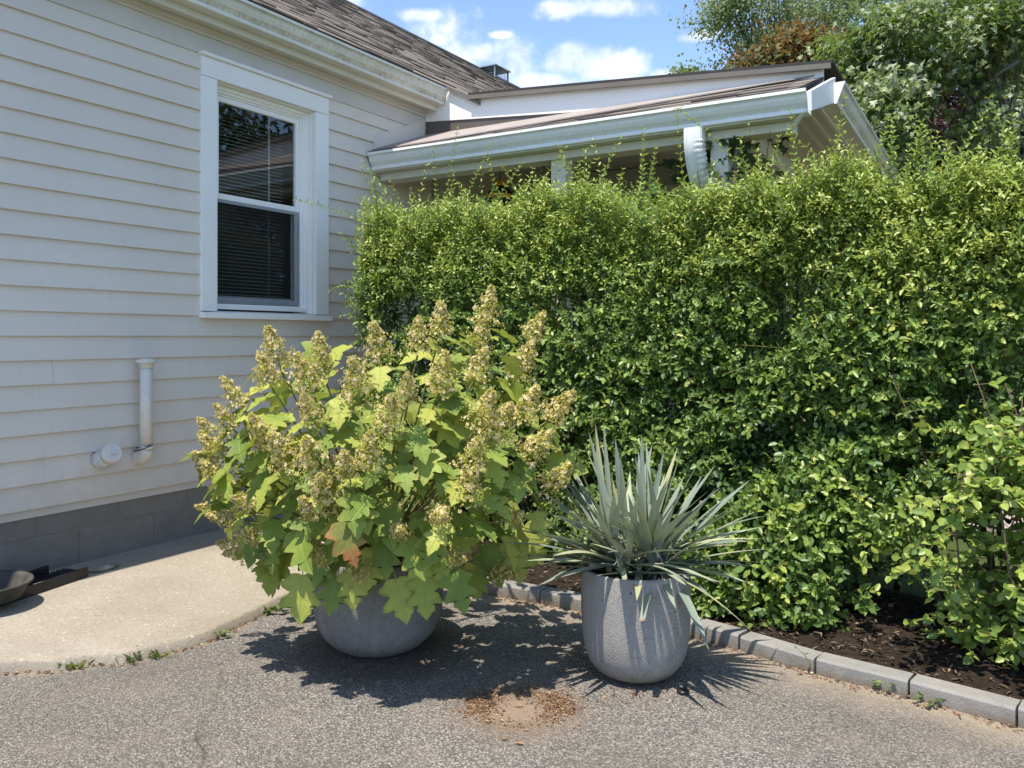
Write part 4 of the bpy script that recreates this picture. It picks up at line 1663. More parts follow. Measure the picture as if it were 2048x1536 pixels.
def lantern():
    p = ray(1000, 372, 5.75)
    r = empty('lantern', 'dark hanging lantern with orange dome behind the hedge under the porch', 'lantern', tuple(p))
    MB().lathe([(0.0, 0.045), (0.02, 0.042), (0.04, 0.027), (0.05, 0.004), (0.05, 0.0), (0.0, 0.0)], p, 20).build('dome', MAT['orange'], r)
    MB().lathe([(0.03, -0.001), (0.075, -0.03), (0.085, -0.05), (0.085, -0.14), (0.05, -0.17), (0.0, -0.17)], p, 20).build('body', MAT['black'], r)
    MB().lathe([(0.0855, -0.06), (0.0885, -0.062), (0.0885, -0.082), (0.0855, -0.084)], p, 20).build('band', MAT['orange'], r)
    MB().tube([p + np.array([0, 0, 0.04]), p + np.array([0, 0, 0.40])], 0.004, 6).build('hanger', MAT['black'], r)


lantern()


# ------------------------------------------------------------------ things along the wall
def wall_things():
    # black tray
    r = empty('splash_tray', 'long black ribbed plastic tray lying on the slab by the foundation', 'tray', (-2.1, 3.4, 0.041))
    rot = math.radians(-12.9)
    o = np.array(W(2.224, 0.238, 0.0))[:2]
    d = -(E1[:2] * math.cos(rot) - E2[:2] * -math.sin(rot) * -1)
    a0 = np.array(W(2.224, 0.238, 0))[:2]
    a1 = np.array(W(1.805, 0.334, 0))[:2]
    d = (a1 - a0) / np.linalg.norm(a1 - a0)
    n = np.array([-d[1], d[0]])
    if n @ E2[:2] > 0:
        n = -n

    def Q(u, v, z):
        p = a0 + d * u + n * v
        return (p[0], p[1], 0.041 + z)
    Wd, Ln = 0.115, 0.85

    def bx(mb, u0, u1, v0, v1, z0, z1):
        mb.box_pts([Q(u0, v0, z0), Q(u1, v0, z0), Q(u1, v1, z0), Q(u0, v1, z0), Q(u0, v0, z1), Q(u1, v0, z1), Q(u1, v1, z1), Q(u0, v1, z1)])
    mb = MB()
    bx(mb, 0, Ln, 0, Wd, 0.0, 0.028)
    mb.build('base', MAT['blackplastic'], r)
    mb = MB()
    bx(mb, -0.002, Ln, -0.008, 0.0, 0.0, 0.045)
    mb.build('front_wall', MAT['blackplastic'], r, bevel=0.002)
    mb = MB()
    bx(mb, 0.09, Ln, Wd + 0.001, Wd + 0.012, 0.0, 0.066)
    mb.build('back_wall', MAT['blackplastic'], r, bevel=0.003)
    rib = MB()
    for k in range(30):
        u = 0.02 + k * 0.027
        bx(rib, u, u + 0.012, 0.004, Wd - 0.004, 0.0281, 0.034)
    rib.build('rib', MAT['blackplastic'], r)
    mb = MB()
    bx(mb, 0.205, 0.255, 0.010, 0.026, 0.0345, 0.036)
    mb.build('sticker', MAT['sticker'], r)
    # pan
    c = np.array([-2.085, 3.30, 0.0785])
    r = empty('rubber_pan', 'round dusty black rubber pan resting on the tray at the left edge', 'pan', tuple(c))
    pr = [(0.0, 0.0), (0.125, 0.0), (0.134, 0.004), (0.152, 0.046), (0.160, 0.056), (0.170, 0.059), (0.173, 0.064), (0.168, 0.069), (0.155, 0.066), (0.146, 0.054), (0.130, 0.012), (0.12, 0.007), (0.0, 0.007)]
    MB().lathe(pr, c, 64).build('bowl', MAT['rubber'], r)
    # flat stone
    p = gnd(205, 1139, 0.041)
    mb = MB()
    rr = random.Random(2)
    pr = [(0.0, -0.002), (0.05, -0.001), (0.062, 0.006), (0.060, 0.013), (0.048, 0.018), (0.02, 0.020), (0.0, 0.020)]
    mb.lathe(pr, (0, 0, 0), 22)
    vs = []
    for x, y, z in mb.v:
        th = math.atan2(y, x)
        k = 1 + 0.10 * math.sin(2 * th + 1) + 0.06 * math.sin(3 * th + 2) + 0.03 * math.sin(7 * th)
        X, Y = x * k * 1.08, y * k * 0.72
        q = p[:2] + E1[:2] * X + E2[:2] * Y
        vs.append((q[0], q[1], 0.041 + z + 0.002 * math.sin(5 * X * 20)))
    mb.v = vs
    mb.build('flat_stone', MAT['stone'], label='flat oval brown stone lying on the slab beside the black tray', category='stone') if False else tag(mb.build('flat_stone', MAT['stone']), 'flat oval brown stone lying on the slab beside the black tray', 'stone')


wall_things()


# ------------------------------------------------------------------ planters
def planter(name, label, c, prof, mat, soil_r, soil_z):
    r = empty(name, label, 'planter', (c[0], c[1], 0), 'round grey planters on the driveway')
    MB().lathe(prof, (c[0], c[1], 0), 96).build('pot', MAT[mat], r)
    MB().lathe([(0.0, soil_z + 0.012), (soil_r * 0.5, soil_z + 0.008), (soil_r, soil_z)], (c[0], c[1], 0), 40).build('soil', MAT['soil'], r)
    return r


PC1 = np.array([(757 - 1024) / FPX * 3.02, 3.02])
PC2 = np.array([(1271 - 1024) / FPX * 2.776, 2.776])
pot1 = [(0.0, 0.001), (0.10, 0.001), (0.135, 0.006), (0.168, 0.024), (0.198, 0.056), (0.219, 0.098), (0.230, 0.145), (0.234, 0.20), (0.2345, 0.26), (0.233, 0.33), (0.231, 0.337), (0.225, 0.340), (0.216, 0.338), (0.214, 0.33), (0.214, 0.28)]
pot2 = [(0.0, 0.001), (0.075, 0.001), (0.105, 0.006), (0.132, 0.022), (0.154, 0.05), (0.168, 0.088), (0.176, 0.135), (0.1795, 0.19), (0.1805, 0.25), (0.1795, 0.348), (0.178, 0.354), (0.173, 0.357), (0.166, 0.355), (0.164, 0.348), (0.163, 0.30)]
planter('planter', 'wide dark grey round planter under the leafy flowering bush', PC1, pot1, 'pot_dark', 0.2135, 0.315)
planter('planter', 'taller pale grey planter striped by shadows under the spiky yucca', PC2, pot2, 'pot_light', 0.1625, 0.335)


# ------------------------------------------------------------------ hydrangea
def hyd_leaf_mesh(seed, red=False):
    r = random.Random(seed)
    half = [(0.0, 0.015), (-0.05, 0.10), (-0.03, 0.22), (0.05, 0.30), (0.10, 0.40), (0.17, 0.46), (0.24, 0.40), (0.30, 0.30), (0.345, 0.235), (0.40, 0.31), (0.50, 0.40), (0.60, 0.455), (0.635, 0.40), (0.64, 0.33), (0.625, 0.26), (0.64, 0.185), (0.70, 0.225), (0.78, 0.215), (0.80, 0.16), (0.87, 0.12), (0.93, 0.07), (1.0, 0.0)]
    mids = [0.0, 0.13, 0.33, 0.52, 0.66, 0.82, 1.0]
    # midrib index attached to each outline vertex
    att = [0, 0, 0, 1, 1, 1, 1, 2, 2, 2, 3, 3, 3, 4, 4, 4, 5, 5, 5, 5, 5, 6]
    droop, fold, curl = r.uniform(0.10, 0.34), r.uniform(0.02, 0.25), r.uniform(-0.15, 0.10)
    ph = r.uniform(0, 6)
    sx, sy = 1.0, r.uniform(0.86, 1.05)

    def P(x, y):
        ay = abs(y)
        z = -droop * max(x, 0) ** 2 + fold * ay - curl * ay * ay * 2 + 0.022 * math.sin(x * 9 + ph + (2 if y > 0 else 0)) * ay * 2 - 0.10 * max(0, ay - 0.25) * 2
        return (x * sx, y * sy, z)
    V = [P(x, 0) for x in mids[:-1]]
    UVs = [(x, 0) for x in mids[:-1]]
    E = [0.0] * len(V)
    nm = len(V)
    tip = len(V)
    V.append(P(1.0, 0))
    UVs.append((1, 0))
    E.append(1.0)
    F = []
    for sgn in (-1, 1):
        idx = []
        # intermediate ring halfway so that lobes can bend
        for j, (x, y) in enumerate(half[:-1]):
            jx = x + r.uniform(-0.012, 0.012)
            jy = y * (1 + r.uniform(-0.06, 0.06))
            idx.append(len(V))
            V.append(P(jx, sgn * jy))
            UVs.append((x, sgn * y))
            E.append(1.0)
        idx.append(tip)
        for j in range(len(half) - 1):
            a, b = idx[j], idx[j + 1]
            ma, mb_ = att[j], att[j + 1]
            m0 = ma if ma < nm else tip
            m1 = mb_ if mb_ < nm else tip
            tri = (a, b, m0)
            if len(set(tri)) == 3:
                F.append(tri if sgn < 0 else tri[::-1])
            if m1 != m0:
                tri = (b, m1, m0)
                if len(set(tri)) == 3:
                    F.append(tri if sgn < 0 else tri[::-1])
    # petiole
    me = bpy.data.meshes.new('hydrangea_leaf')
    b = len(V)
    V += [(0.0, 0.012, 0.0), (0.0, -0.012, 0.0), (-0.32, 0.008, -0.02), (-0.32, -0.008, -0.02)]
    UVs += [(0, 0)] * 4
    E += [0.0] * 4
    F.append((b, b + 1, b + 3, b + 2))
    me.from_pydata(V, [], F)
    uvl = me.uv_layers.new(name='UVMap')
    li = np.zeros(len(me.loops), np.int32)
    me.loops.foreach_get('vertex_index', li)
    uvl.data.foreach_set('uv', np.array(UVs, np.float32)[li].reshape(-1))
    at = me.attributes.new('edge', 'FLOAT', 'POINT')
    at.data.foreach_set('value', np.array(E, np.float32))
    me.polygons.foreach_set('use_smooth', np.ones(len(me.polygons), bool))
    me.materials.append(MAT['hydleaf_red' if red else 'hydleaf'])
    me.update()
    return me


def panicle_mesh(seed):
    """cone of tiny buds and four-petal florets, 1 unit long along +x, base at 0"""
    r = np.random.default_rng(seed)
    mb = MB()
    # stalk
    mb.tube([(-0.25, 0, 0), (0.5, 0, 0), (0.97, 0, 0)], [0.018, 0.012, 0.005], 5, 0.15)
    n = 640
    for i in range(n):
        x = 0.02 + 0.98 * r.random() ** 1.15
        lump = 0.80 + 0.28 * math.sin(x * 22 + seed)
        R = 0.43 * (1 - x) ** 0.80 * lump + 0.05
        th = r.random() * 6.283
        lobes = 1 + 0.18 * math.sin(5 * th + seed + x * 10)
        rad = R * lobes * (0.35 + 0.65 * math.sqrt(r.random()))
        p = np.array([x + 0.05 * r.normal() * 0.4, rad * math.cos(th), rad * math.sin(th)])
        out = norm(np.array([0.45, math.cos(th), math.sin(th)]) + r.normal(size=3) * 0.35)
        outer = rad > R * 0.72
        if outer and r.random() < 0.42:
            # sterile floret: four petals
            sz = r.uniform(0.034, 0.058)
            a = norm(np.cross(out, r.normal(size=3)))
            b = np.cross(out, a)
            tint = float(np.clip(r.normal(0.68, 0.15), 0.35, 1.0))
            for (u, v) in ((a, b), (-a, -b), (b, -a), (-b, a)):
                mb.add([p, p + sz * (0.55 * u + 0.42 * v) + out * 0.012, p + sz * u * 1.05 + out * 0.004, p + sz * (0.55 * u - 0.42 * v) + out * 0.012], [(0, 1, 2, 3)], tint)
        else:
            sz = r.uniform(0.016, 0.030)
            tint = float(np.clip(r.normal(0.26, 0.15), 0.0, 0.6))
            a = norm(np.cross(out, r.normal(size=3)))
            b = np.cross(out, a)
            q = [p + out * sz, p + a * sz, p + b * sz, p - a * sz, p - b * sz, p - out * sz]
            mb.add(q, [(0, 1, 2), (0, 2, 3), (0, 3, 4), (0, 4, 1), (5, 2, 1), (5, 3, 2), (5, 4, 3), (5, 1, 4)], tint)
    me = mb.mesh('flower_panicle', 'tint')
    me.materials.append(MAT['floret'])
    return me


PANICLES = [(432, 948), (424, 892), (462, 1092), (446, 1036), (520, 860), (549, 697), (530, 738), (640, 701), (608, 742), (462, 783), (448, 833), (416, 861), (407, 925), (412, 1016), (494, 1070), (478, 1107), (485, 1002), (562, 897), (626, 906), (617, 815), (713, 756), (776, 824), (690, 925), (740, 897), (649, 979), (754, 683), (836, 669), (881, 637), (886, 742), (813, 774), (977, 610), (963, 660), (959, 729), (1073, 651), (1050, 719), (972, 815), (1004, 842), (1059, 806), (1123, 811), (1077, 888), (950, 906), (940, 965), (881, 1029), (799, 1061), (635, 1111), (918, 1116), (1032, 1034), (617, 1011), (717, 1150), (1013, 1148), (1114, 956)]


def place(me, name, parent, base, d, n, length, width=None):
    o = bpy.data.objects.new(name, me)
    C.objects.link(o)
    o.parent = parent
    o.matrix_parent_inverse = Matrix.Translation(-Vector(parent.location))
    o.matrix_basis = leaf_matrix(np.array(base), np.array(d), np.array(n), length, width or length)
    return o


def hydrangea():
    root = empty('oakleaf_hydrangea', 'big oakleaf hydrangea bush with cream flower cones in the wide planter', 'bush', (PC1[0], PC1[1], 0.32))
    leaves = [hyd_leaf_mesh(k) for k in range(8)]
    redleaf = hyd_leaf_mesh(77, True)
    pan = [panicle_mesh(k) for k in range(5)]
    r = np.random.default_rng(31)
    D0 = 2.98
    cpx, cpy, rx, ry = 775.0, 905.0, 385.0, 335.0
    cen = ray(cpx, cpy, D0)
    base = np.array([PC1[0], PC1[1], 0.33])
    stems = MB()
    tips = []

    def stem_to(p, r0=0.008):
        mid = base * 0.5 + p * 0.5 + np.array([0, 0, 0.07]) + (p - cen) * np.array([0.1, 0.1, 0])
        pts = []
        b0 = base + np.array([r.normal() * 0.05, r.normal() * 0.05, 0])
        for k in range(6):
            t = k / 5
            pts.append(b0 * (1 - t) ** 2 + 2 * mid * t * (1 - t) + p * t * t)
        stems.tube(pts, [r0 * (1 - 0.6 * k / 5) for k in range(6)], 5)
        return norm(pts[-1] - pts[-2])
    nleaf = [0]

    def leaf(p, d, n, L, me=None):
        if me is None:
            me = leaves[int(r.integers(len(leaves)))]
        nleaf[0] += 1
        place(me, 'leaf', root, p, d, n, L)
    for i, (px, py) in enumerate(PANICLES):
        ex, ey = (px - cpx) / rx, (py - cpy) / ry
        rr = ex * ex + ey * ey
        dep = math.sqrt(max(0.0, 1 - rr)) if rr < 1 else 0.0
        back = 0.22 if (py < 760 and px > 730) else 0.0
        d = D0 - 0.64 * dep + back * (1 - dep)
        p = ray(px, py, d)
        out = norm(p - (cen + np.array([0, 0.05, -0.25])))
        ax = norm(out * 0.95 + UP * (0.55 if py < 1000 else 0.2) + r.normal(size=3) * 0.12)
        L = 0.122 * r.uniform(0.8, 1.2) * (1.04 if py < 800 else (0.74 if py > 980 else 1.0))
        b = p - ax * L * 0.5
        place(pan[i % 5], 'flower_panicle', root, b, ax, np.cross(ax, r.normal(size=3)), L, L * r.uniform(0.92, 1.1))
        stem_to(b, 0.006)
        # a collar of leaves under each panicle
        k0 = r.random() * 6.28
        a = norm(np.cross(ax, np.array([0.3, 0.2, 1.0])))
        bb = np.cross(ax, a)
        nl = 3 if i % 3 else 4
        for k in range(nl):
            th = k0 + k * 2.4
            side = a * math.cos(th) + bb * math.sin(th)
            if side[1] > 0.6:
                continue
            q = b - ax * r.uniform(0.03, 0.10) + side * 0.035
            dd = norm(side * 0.8 + out * 0.35 + np.array([0, 0, -0.30]) + r.normal(size=3) * 0.15)
            nn = norm(UP * 0.75 + out * 0.45 + r.normal(size=3) * 0.22)
            leaf(q, dd, nn, r.uniform(0.075, 0.125))
    # foliage dome in front and at the sides
    cnt = 0
    while cnt < 118:
        th, ph = r.uniform(0, 6.283), r.uniform(-0.95, 0.9)
        v = np.array([math.cos(th) * math.sqrt(1 - ph * ph), math.sin(th) * math.sqrt(1 - ph * ph), ph])
        if v[1] > 0.15:
            continue
        rad = r.uniform(0.70, 0.97)
        p = cen + v * np.array([0.65, 0.66, 0.50]) * rad
        u = p[0] / p[1] * FPX + 1024
        y = HOR - (p[2] - CAMZ) / p[1] * FPX
        if y > 1150 or (y < 700 and u < 900):
            continue
        out = norm(v * np.array([1, 1, 0.8]))
        hor = norm(np.array([out[0], out[1], 0.0]) + 1e-6)
        dd = norm(hor * 0.75 + np.array([0, 0, -0.55 - 0.3 * max(0, -ph)]) + r.normal(size=3) * 0.28)
        nn = norm(UP * 0.7 + out * 0.6 + r.normal(size=3) * 0.2)
        leaf(p - dd * 0.05, dd, nn, r.uniform(0.085, 0.135))
        cnt += 1
    # hanging leaves over the planter, as in the photograph
    for (px, py, L, ax, ay, red) in ((668, 1180, 0.12, -0.2, -1, 0), (850, 1185, 0.13, 0.1, -1, 0), (603, 1185, 0.15, 0.02, -1, 0), (705, 1170, 0.12, 0.05, -1, 0), (800, 1190, 0.14, 0.3, -0.9, 0), (915, 1175, 0.13, 0.35, -0.9, 0), (742, 1130, 0.13, -0.15, -0.9, 0), (690, 1075, 0.13, 0.35, -0.75, 1),
                                     (560, 1130, 0.13, -0.3, -0.9, 0), (540, 1145, 0.12, -0.1, -1, 0), (985, 1120, 0.15, 0.3, -0.85, 0), (1035, 1110, 0.15, 0.1, -0.95, 0), (870, 1120, 0.12, 0.5, -0.7, 0), (640, 1125, 0.12, -0.3, -0.9, 0), (770, 1110, 0.12, 0.1, -1, 0),
                                     (610, 1060, 0.13, -0.7, -0.45, 0), (720, 1035, 0.13, 0.25, -0.5, 0), (830, 1090, 0.12, 0.6, -0.6, 0), (560, 1090, 0.12, -0.6, -0.6, 0), (500, 1080, 0.12, -0.6, -0.7, 0), (1060, 1080, 0.14, 0.4, -0.8, 0), (950, 1150, 0.12, 0.2, -1, 0), (450, 985, 0.13, -0.5, -0.6, 0), (1125, 930, 0.14, 0.95, -0.15, 0)):
        d = 2.36 if red else (2.62 if 600 < px < 950 else 2.84)
        p = ray(px, py, d)
        dd = np.array([ax, -0.35, ay])
        nn = norm(np.array([ax * 0.3, -0.9, 0.45]) + r.normal(size=3) * 0.12)
        leaf(p - norm(dd) * L * 0.35, dd, nn, L, redleaf if red else None)
    stems.build('stem', MAT['greenstem'], root)
    # rear and inner leaves that show only as depth: one joined part
    tmp = leaves[0]
    co = np.zeros(len(tmp.vertices) * 3, np.float32)
    tmp.vertices.foreach_get('co', co)
    co = co.reshape(-1, 3)
    faces = [tuple(p.vertices) for p in tmp.polygons]
    mb = MB()
    for k in range(110):
        th, ph = r.uniform(0, 6.283), r.uniform(-0.8, 0.95)
        v = np.array([math.cos(th) * math.sqrt(1 - ph * ph), math.sin(th) * math.sqrt(1 - ph * ph), ph])
        rad = r.uniform(0.35, 0.66) if v[1] < 0.1 else r.uniform(0.45, 0.95)
        p = cen + v * np.array([0.62, 0.58, 0.46]) * rad
        if p[2] < 0.34:
            p[2] = 0.34 + r.random() * 0.2
        hor = norm(np.array([v[0], v[1], 0.0]) + 1e-6)
        dd = norm(hor * 0.75 + np.array([0, 0, -0.5]) + r.normal(size=3) * 0.3)
        nn = norm(UP + v * 0.4 + r.normal(size=3) * 0.25)
        m = leaf_matrix(p, dd, nn, 0.13, 0.13)
        ma = np.array(m)
        q = co @ ma[:3, :3].T + ma[:3, 3]
        mb.add(q, faces, 0.3, True)
    me = mb.mesh('inner_foliage')
    at = me.attributes.new('edge', 'FLOAT', 'POINT')
    link('inner_foliage', me, MAT['hydleaf'], root, kind='stuff')
    print('hydrangea leaves', nleaf[0])


hydrangea()


# ------------------------------------------------------------------ yucca
def yucca():
    root = empty('yucca', 'spiky grey green yucca with strap leaves in the taller pale planter', 'plant', (PC2[0], PC2[1], 0.345))
    r = np.random.default_rng(8)
    bases = [np.array([PC2[0] - 0.045, PC2[1] + 0.0, 0.345]), np.array([PC2[0] + 0.05, PC2[1] + 0.01, 0.345])]

    def blade(b, tip, w, sag=0.0, blunt=False, twist=0.0):
        b, tip = np.array(b), np.array(tip)
        L = np.linalg.norm(tip - b)
        mid = (b + tip) / 2 + np.array([0, 0, sag * L])
        n = 9
        V, U, F = [], [], []
        for i in range(n + 1):
            t = i / n
            p = b * (1 - t) ** 2 + 2 * mid * t * (1 - t) + tip * t * t
            d = norm(2 * (1 - t) * (mid - b) + 2 * t * (tip - mid))
            side = np.cross(d, UP + np.array([1e-3, 2e-3, 0]))
            if np.linalg.norm(side) < 0.25:
                side = side + np.array([0.7, 0.3, 0])
            side = norm(side)
            nn = np.cross(side, d)
            a = twist * t + (0.0)
            side, nn = side * math.cos(a) + nn * math.sin(a), nn * math.cos(a) - side * math.sin(a)
            prof = (0.62 + 0.38 * math.sin(min(1, t / 0.55) * math.pi / 2)) * (1 - max(0, (t - 0.42) / 0.58) ** 2.2)
            if blunt:
                prof = max(prof, 0.62)
            else:
                prof = max(prof, 0.03)
            h = w * 0.5 * prof
            V += [p - side * h + nn * h * 0.32, p, p + side * h + nn * h * 0.32]
            U += [(t, -1), (t, 0), (t, 1)]
        for i in range(n):
            a = 3 * i
            F += [(a, a + 1, a + 4, a + 3), (a + 1, a + 2, a + 5, a + 4)]
        me = bpy.data.meshes.new('yucca_leaf')
        me.from_pydata([tuple(map(float, v)) for v in V], [], F)
        uvl = me.uv_layers.new(name='UVMap')
        li = np.zeros(len(me.loops), np.int32)
        me.loops.foreach_get('vertex_index', li)
        uvl.data.foreach_set('uv', np.array(U, np.float32)[li].reshape(-1))
        me.polygons.foreach_set('use_smooth', np.ones(len(me.polygons), bool))
        me.materials.append(MAT['yucca'])
        me.update()
        link('leaf', me, None, root)
    # leaves read off the photograph: tip pixel, depth, width, sag, blunt
    key = [((1190, 845), 2.80, .024, 0), ((1177, 862), 2.72, .026, 0), ((1206, 842), 2.86, .022, 0), ((1200, 880), 2.92, .02, 0), ((1230, 875), 2.84, .024, 0), ((1240, 910), 2.70, .024, 0), ((1283, 868), 2.82, .020, 0), ((1292, 880), 2.88, .018, 0), ((1270, 908), 2.72, .022, 0),
           ((1155, 930), 2.66, .022, 0), ((1118, 955), 2.74, .024, .02), ((1170, 893), 2.86, .02, 0), ((1295, 938), 2.62, .026, 0), ((1328, 902), 2.80, .02, 0), ((1355, 895), 2.86, .022, 0), ((1365, 895), 2.78, .026, 0), ((1412, 900), 2.72, .022, .02), ((1405, 950), 2.88, .026, .03),
           ((1095, 1010), 2.62, .022, .12), ((1100, 1028), 2.52, .022, .10), ((990, 1040), 2.62, .026, .06), ((1062, 1068), 2.50, .024, .09), ((1066, 1098), 2.60, .022, .05), ((1080, 1128), 2.56, .022, .03), ((1085, 1170), 2.52, .020, .14), ((1030, 1075), 2.72, .02, .08),
           ((1468, 982), 2.75, .024, .05), ((1490, 1008), 2.68, .026, .04), ((1500, 960), 2.90, .02, .06), ((1440, 975), 2.86, .022, .04), ((1530, 1053), 2.72, .018, .10), ((1545, 1098), 2.62, .022, .06), ((1500, 1132), 2.56, .024, .06), ((1475, 1090), 2.52, .024, .08), ((1495, 1165), 2.60, .018, .10), ((1445, 1172), 2.50, .018, .10),
           ((1000, 1085), 2.58, .022, .10), ((1022, 1058), 2.66, .022, .08), ((1045, 1122), 2.54, .022, .07), ((1048, 1030), 2.74, .022, .05), ((1010, 1120), 2.62, .02, .09), ((1070, 990), 2.80, .022, .02), ((1520, 1020), 2.78, .022, .04), ((1540, 1075), 2.68, .022, .06), ((1525, 1125), 2.60, .022, .06), ((1285, 1243), 2.50, .026, .16, 1), ((1348, 1226), 2.50, .022, .20, 1), ((1418, 1300), 2.48, .028, .20), ((1505, 1265), 2.52, .020, .17), ((1250, 1160), 2.50, .02, .2, 1), ((1395, 1018), 2.60, .024, .02), ((1430, 1045), 2.58, .022, .05), ((1340, 955), 2.66, .024, 0), ((1310, 990), 2.58, .026, 0), ((1228, 985), 2.58, .026, 0), ((1185, 1010), 2.56, .024, .02),
           ((1140, 965), 2.84, .02, .02), ((1100, 985), 2.90, .02, .03), ((1260, 960), 2.66, .022, 0), ((1380, 960), 2.70, .022, .01), ((1125, 1040), 2.54, .02, .06), ((1320, 1040), 2.50, .02, .12), ((1350, 1010), 2.62, .022, .02)]
    for k in key:
        (px, py), d, w, sag = k[:4]
        bl = len(k) > 4
        tip = ray(px, py, d)
        b = bases[0] if px < 1265 else bases[1]
        b = b + np.array([r.normal() * 0.028, r.normal() * 0.03, 0])
        blade(b, tip, w * 1.22, sag, bl, r.uniform(-0.5, 0.5))
    # fill leaves all round
    for i in range(72):
        b = bases[i % 2] + np.array([r.normal() * 0.03, r.normal() * 0.03, 0])
        th = r.uniform(0, 6.283)
        el = math.radians(r.uniform(-6, 66))
        L = r.uniform(0.30, 0.46) * (1 - 0.15 * (el < 0.4))
        dv = np.array([math.cos(th) * math.cos(el), math.sin(th) * math.cos(el), math.sin(el)])
        blade(b, b + dv * L, r.uniform(0.019, 0.028), 0.05 * math.cos(el), False, r.uniform(-0.6, 0.6))
    # long low leaves towards the driveway
    for i in range(20):
        b = bases[i % 2] + np.array([r.normal() * 0.02, r.normal() * 0.02, 0])
        th = math.radians(r.uniform(200, 350))
        el = math.radians(r.uniform(0, 42))
        L = r.uniform(0.36, 0.50)
        dv = np.array([math.cos(th) * math.cos(el), math.sin(th) * math.cos(el), math.sin(el)])
        blade(b, b + dv * L, r.uniform(0.024, 0.032), 0.12, False, r.uniform(-0.4, 0.4))
    # curly marginal fibres
    mb = MB()
    for i in range(70):
        th = r.uniform(0, 6.283)
        p = np.array([PC2[0], PC2[1], 0.36]) + np.array([math.cos(th), math.sin(th), 0]) * r.uniform(0.03, 0.22) + np.array([0, 0, r.uniform(0.0, 0.16)])
        pts = [p]
        dv = norm(r.normal(size=3))
        for k in range(6):
            dv = norm(dv + r.normal(size=3) * 0.7)
            pts.append(pts[-1] + dv * 0.011)
        mb.tube(pts, 0.0006, 3, caps=False)
    mb.build('leaf_fibres', MAT['fibre'], root, kind='stuff')


yucca()

# ------------------------------------------------------------------ hedge
HC = [np.array(p) for p in ((-0.62, 5.22), (0.3, 4.52), (1.35, 3.73), (2.3, 3.05), (3.2, 2.45))]


def hedge_frame():
    seg = [0.0]
    for a, b in zip(HC[:-1], HC[1:]):
        seg.append(seg[-1] + np.linalg.norm(b - a))
    seg = np.array(seg)
    return seg


HSEG = hedge_frame()
HLEN = HSEG[-1]


def hpoint(u):
    """arrays: centre point and front normal for distance u along the hedge"""
    u = np.clip(u, 0, HLEN - 1e-6)
    i = np.clip(np.searchsorted(HSEG, u, side='right') - 1, 0, len(HC) - 2)
    f = (u - HSEG[i]) / (HSEG[i + 1] - HSEG[i])
    A = np.array(HC)
    c = A[i] * (1 - f)[:, None] + A[i + 1] * f[:, None]
    d = norm(A[i + 1] - A[i])
    front = np.stack([d[:, 1], -d[:, 0]], 1)
    front = np.where((front @ np.array([-0.55, -0.83]))[:, None] < 0, -front, front)
    return c, d, front


def px_of(P):
    return P[:, 0] / P[:, 1] * FPX + 1024, HOR - (P[:, 2] - CAMZ) / P[:, 1] * FPX


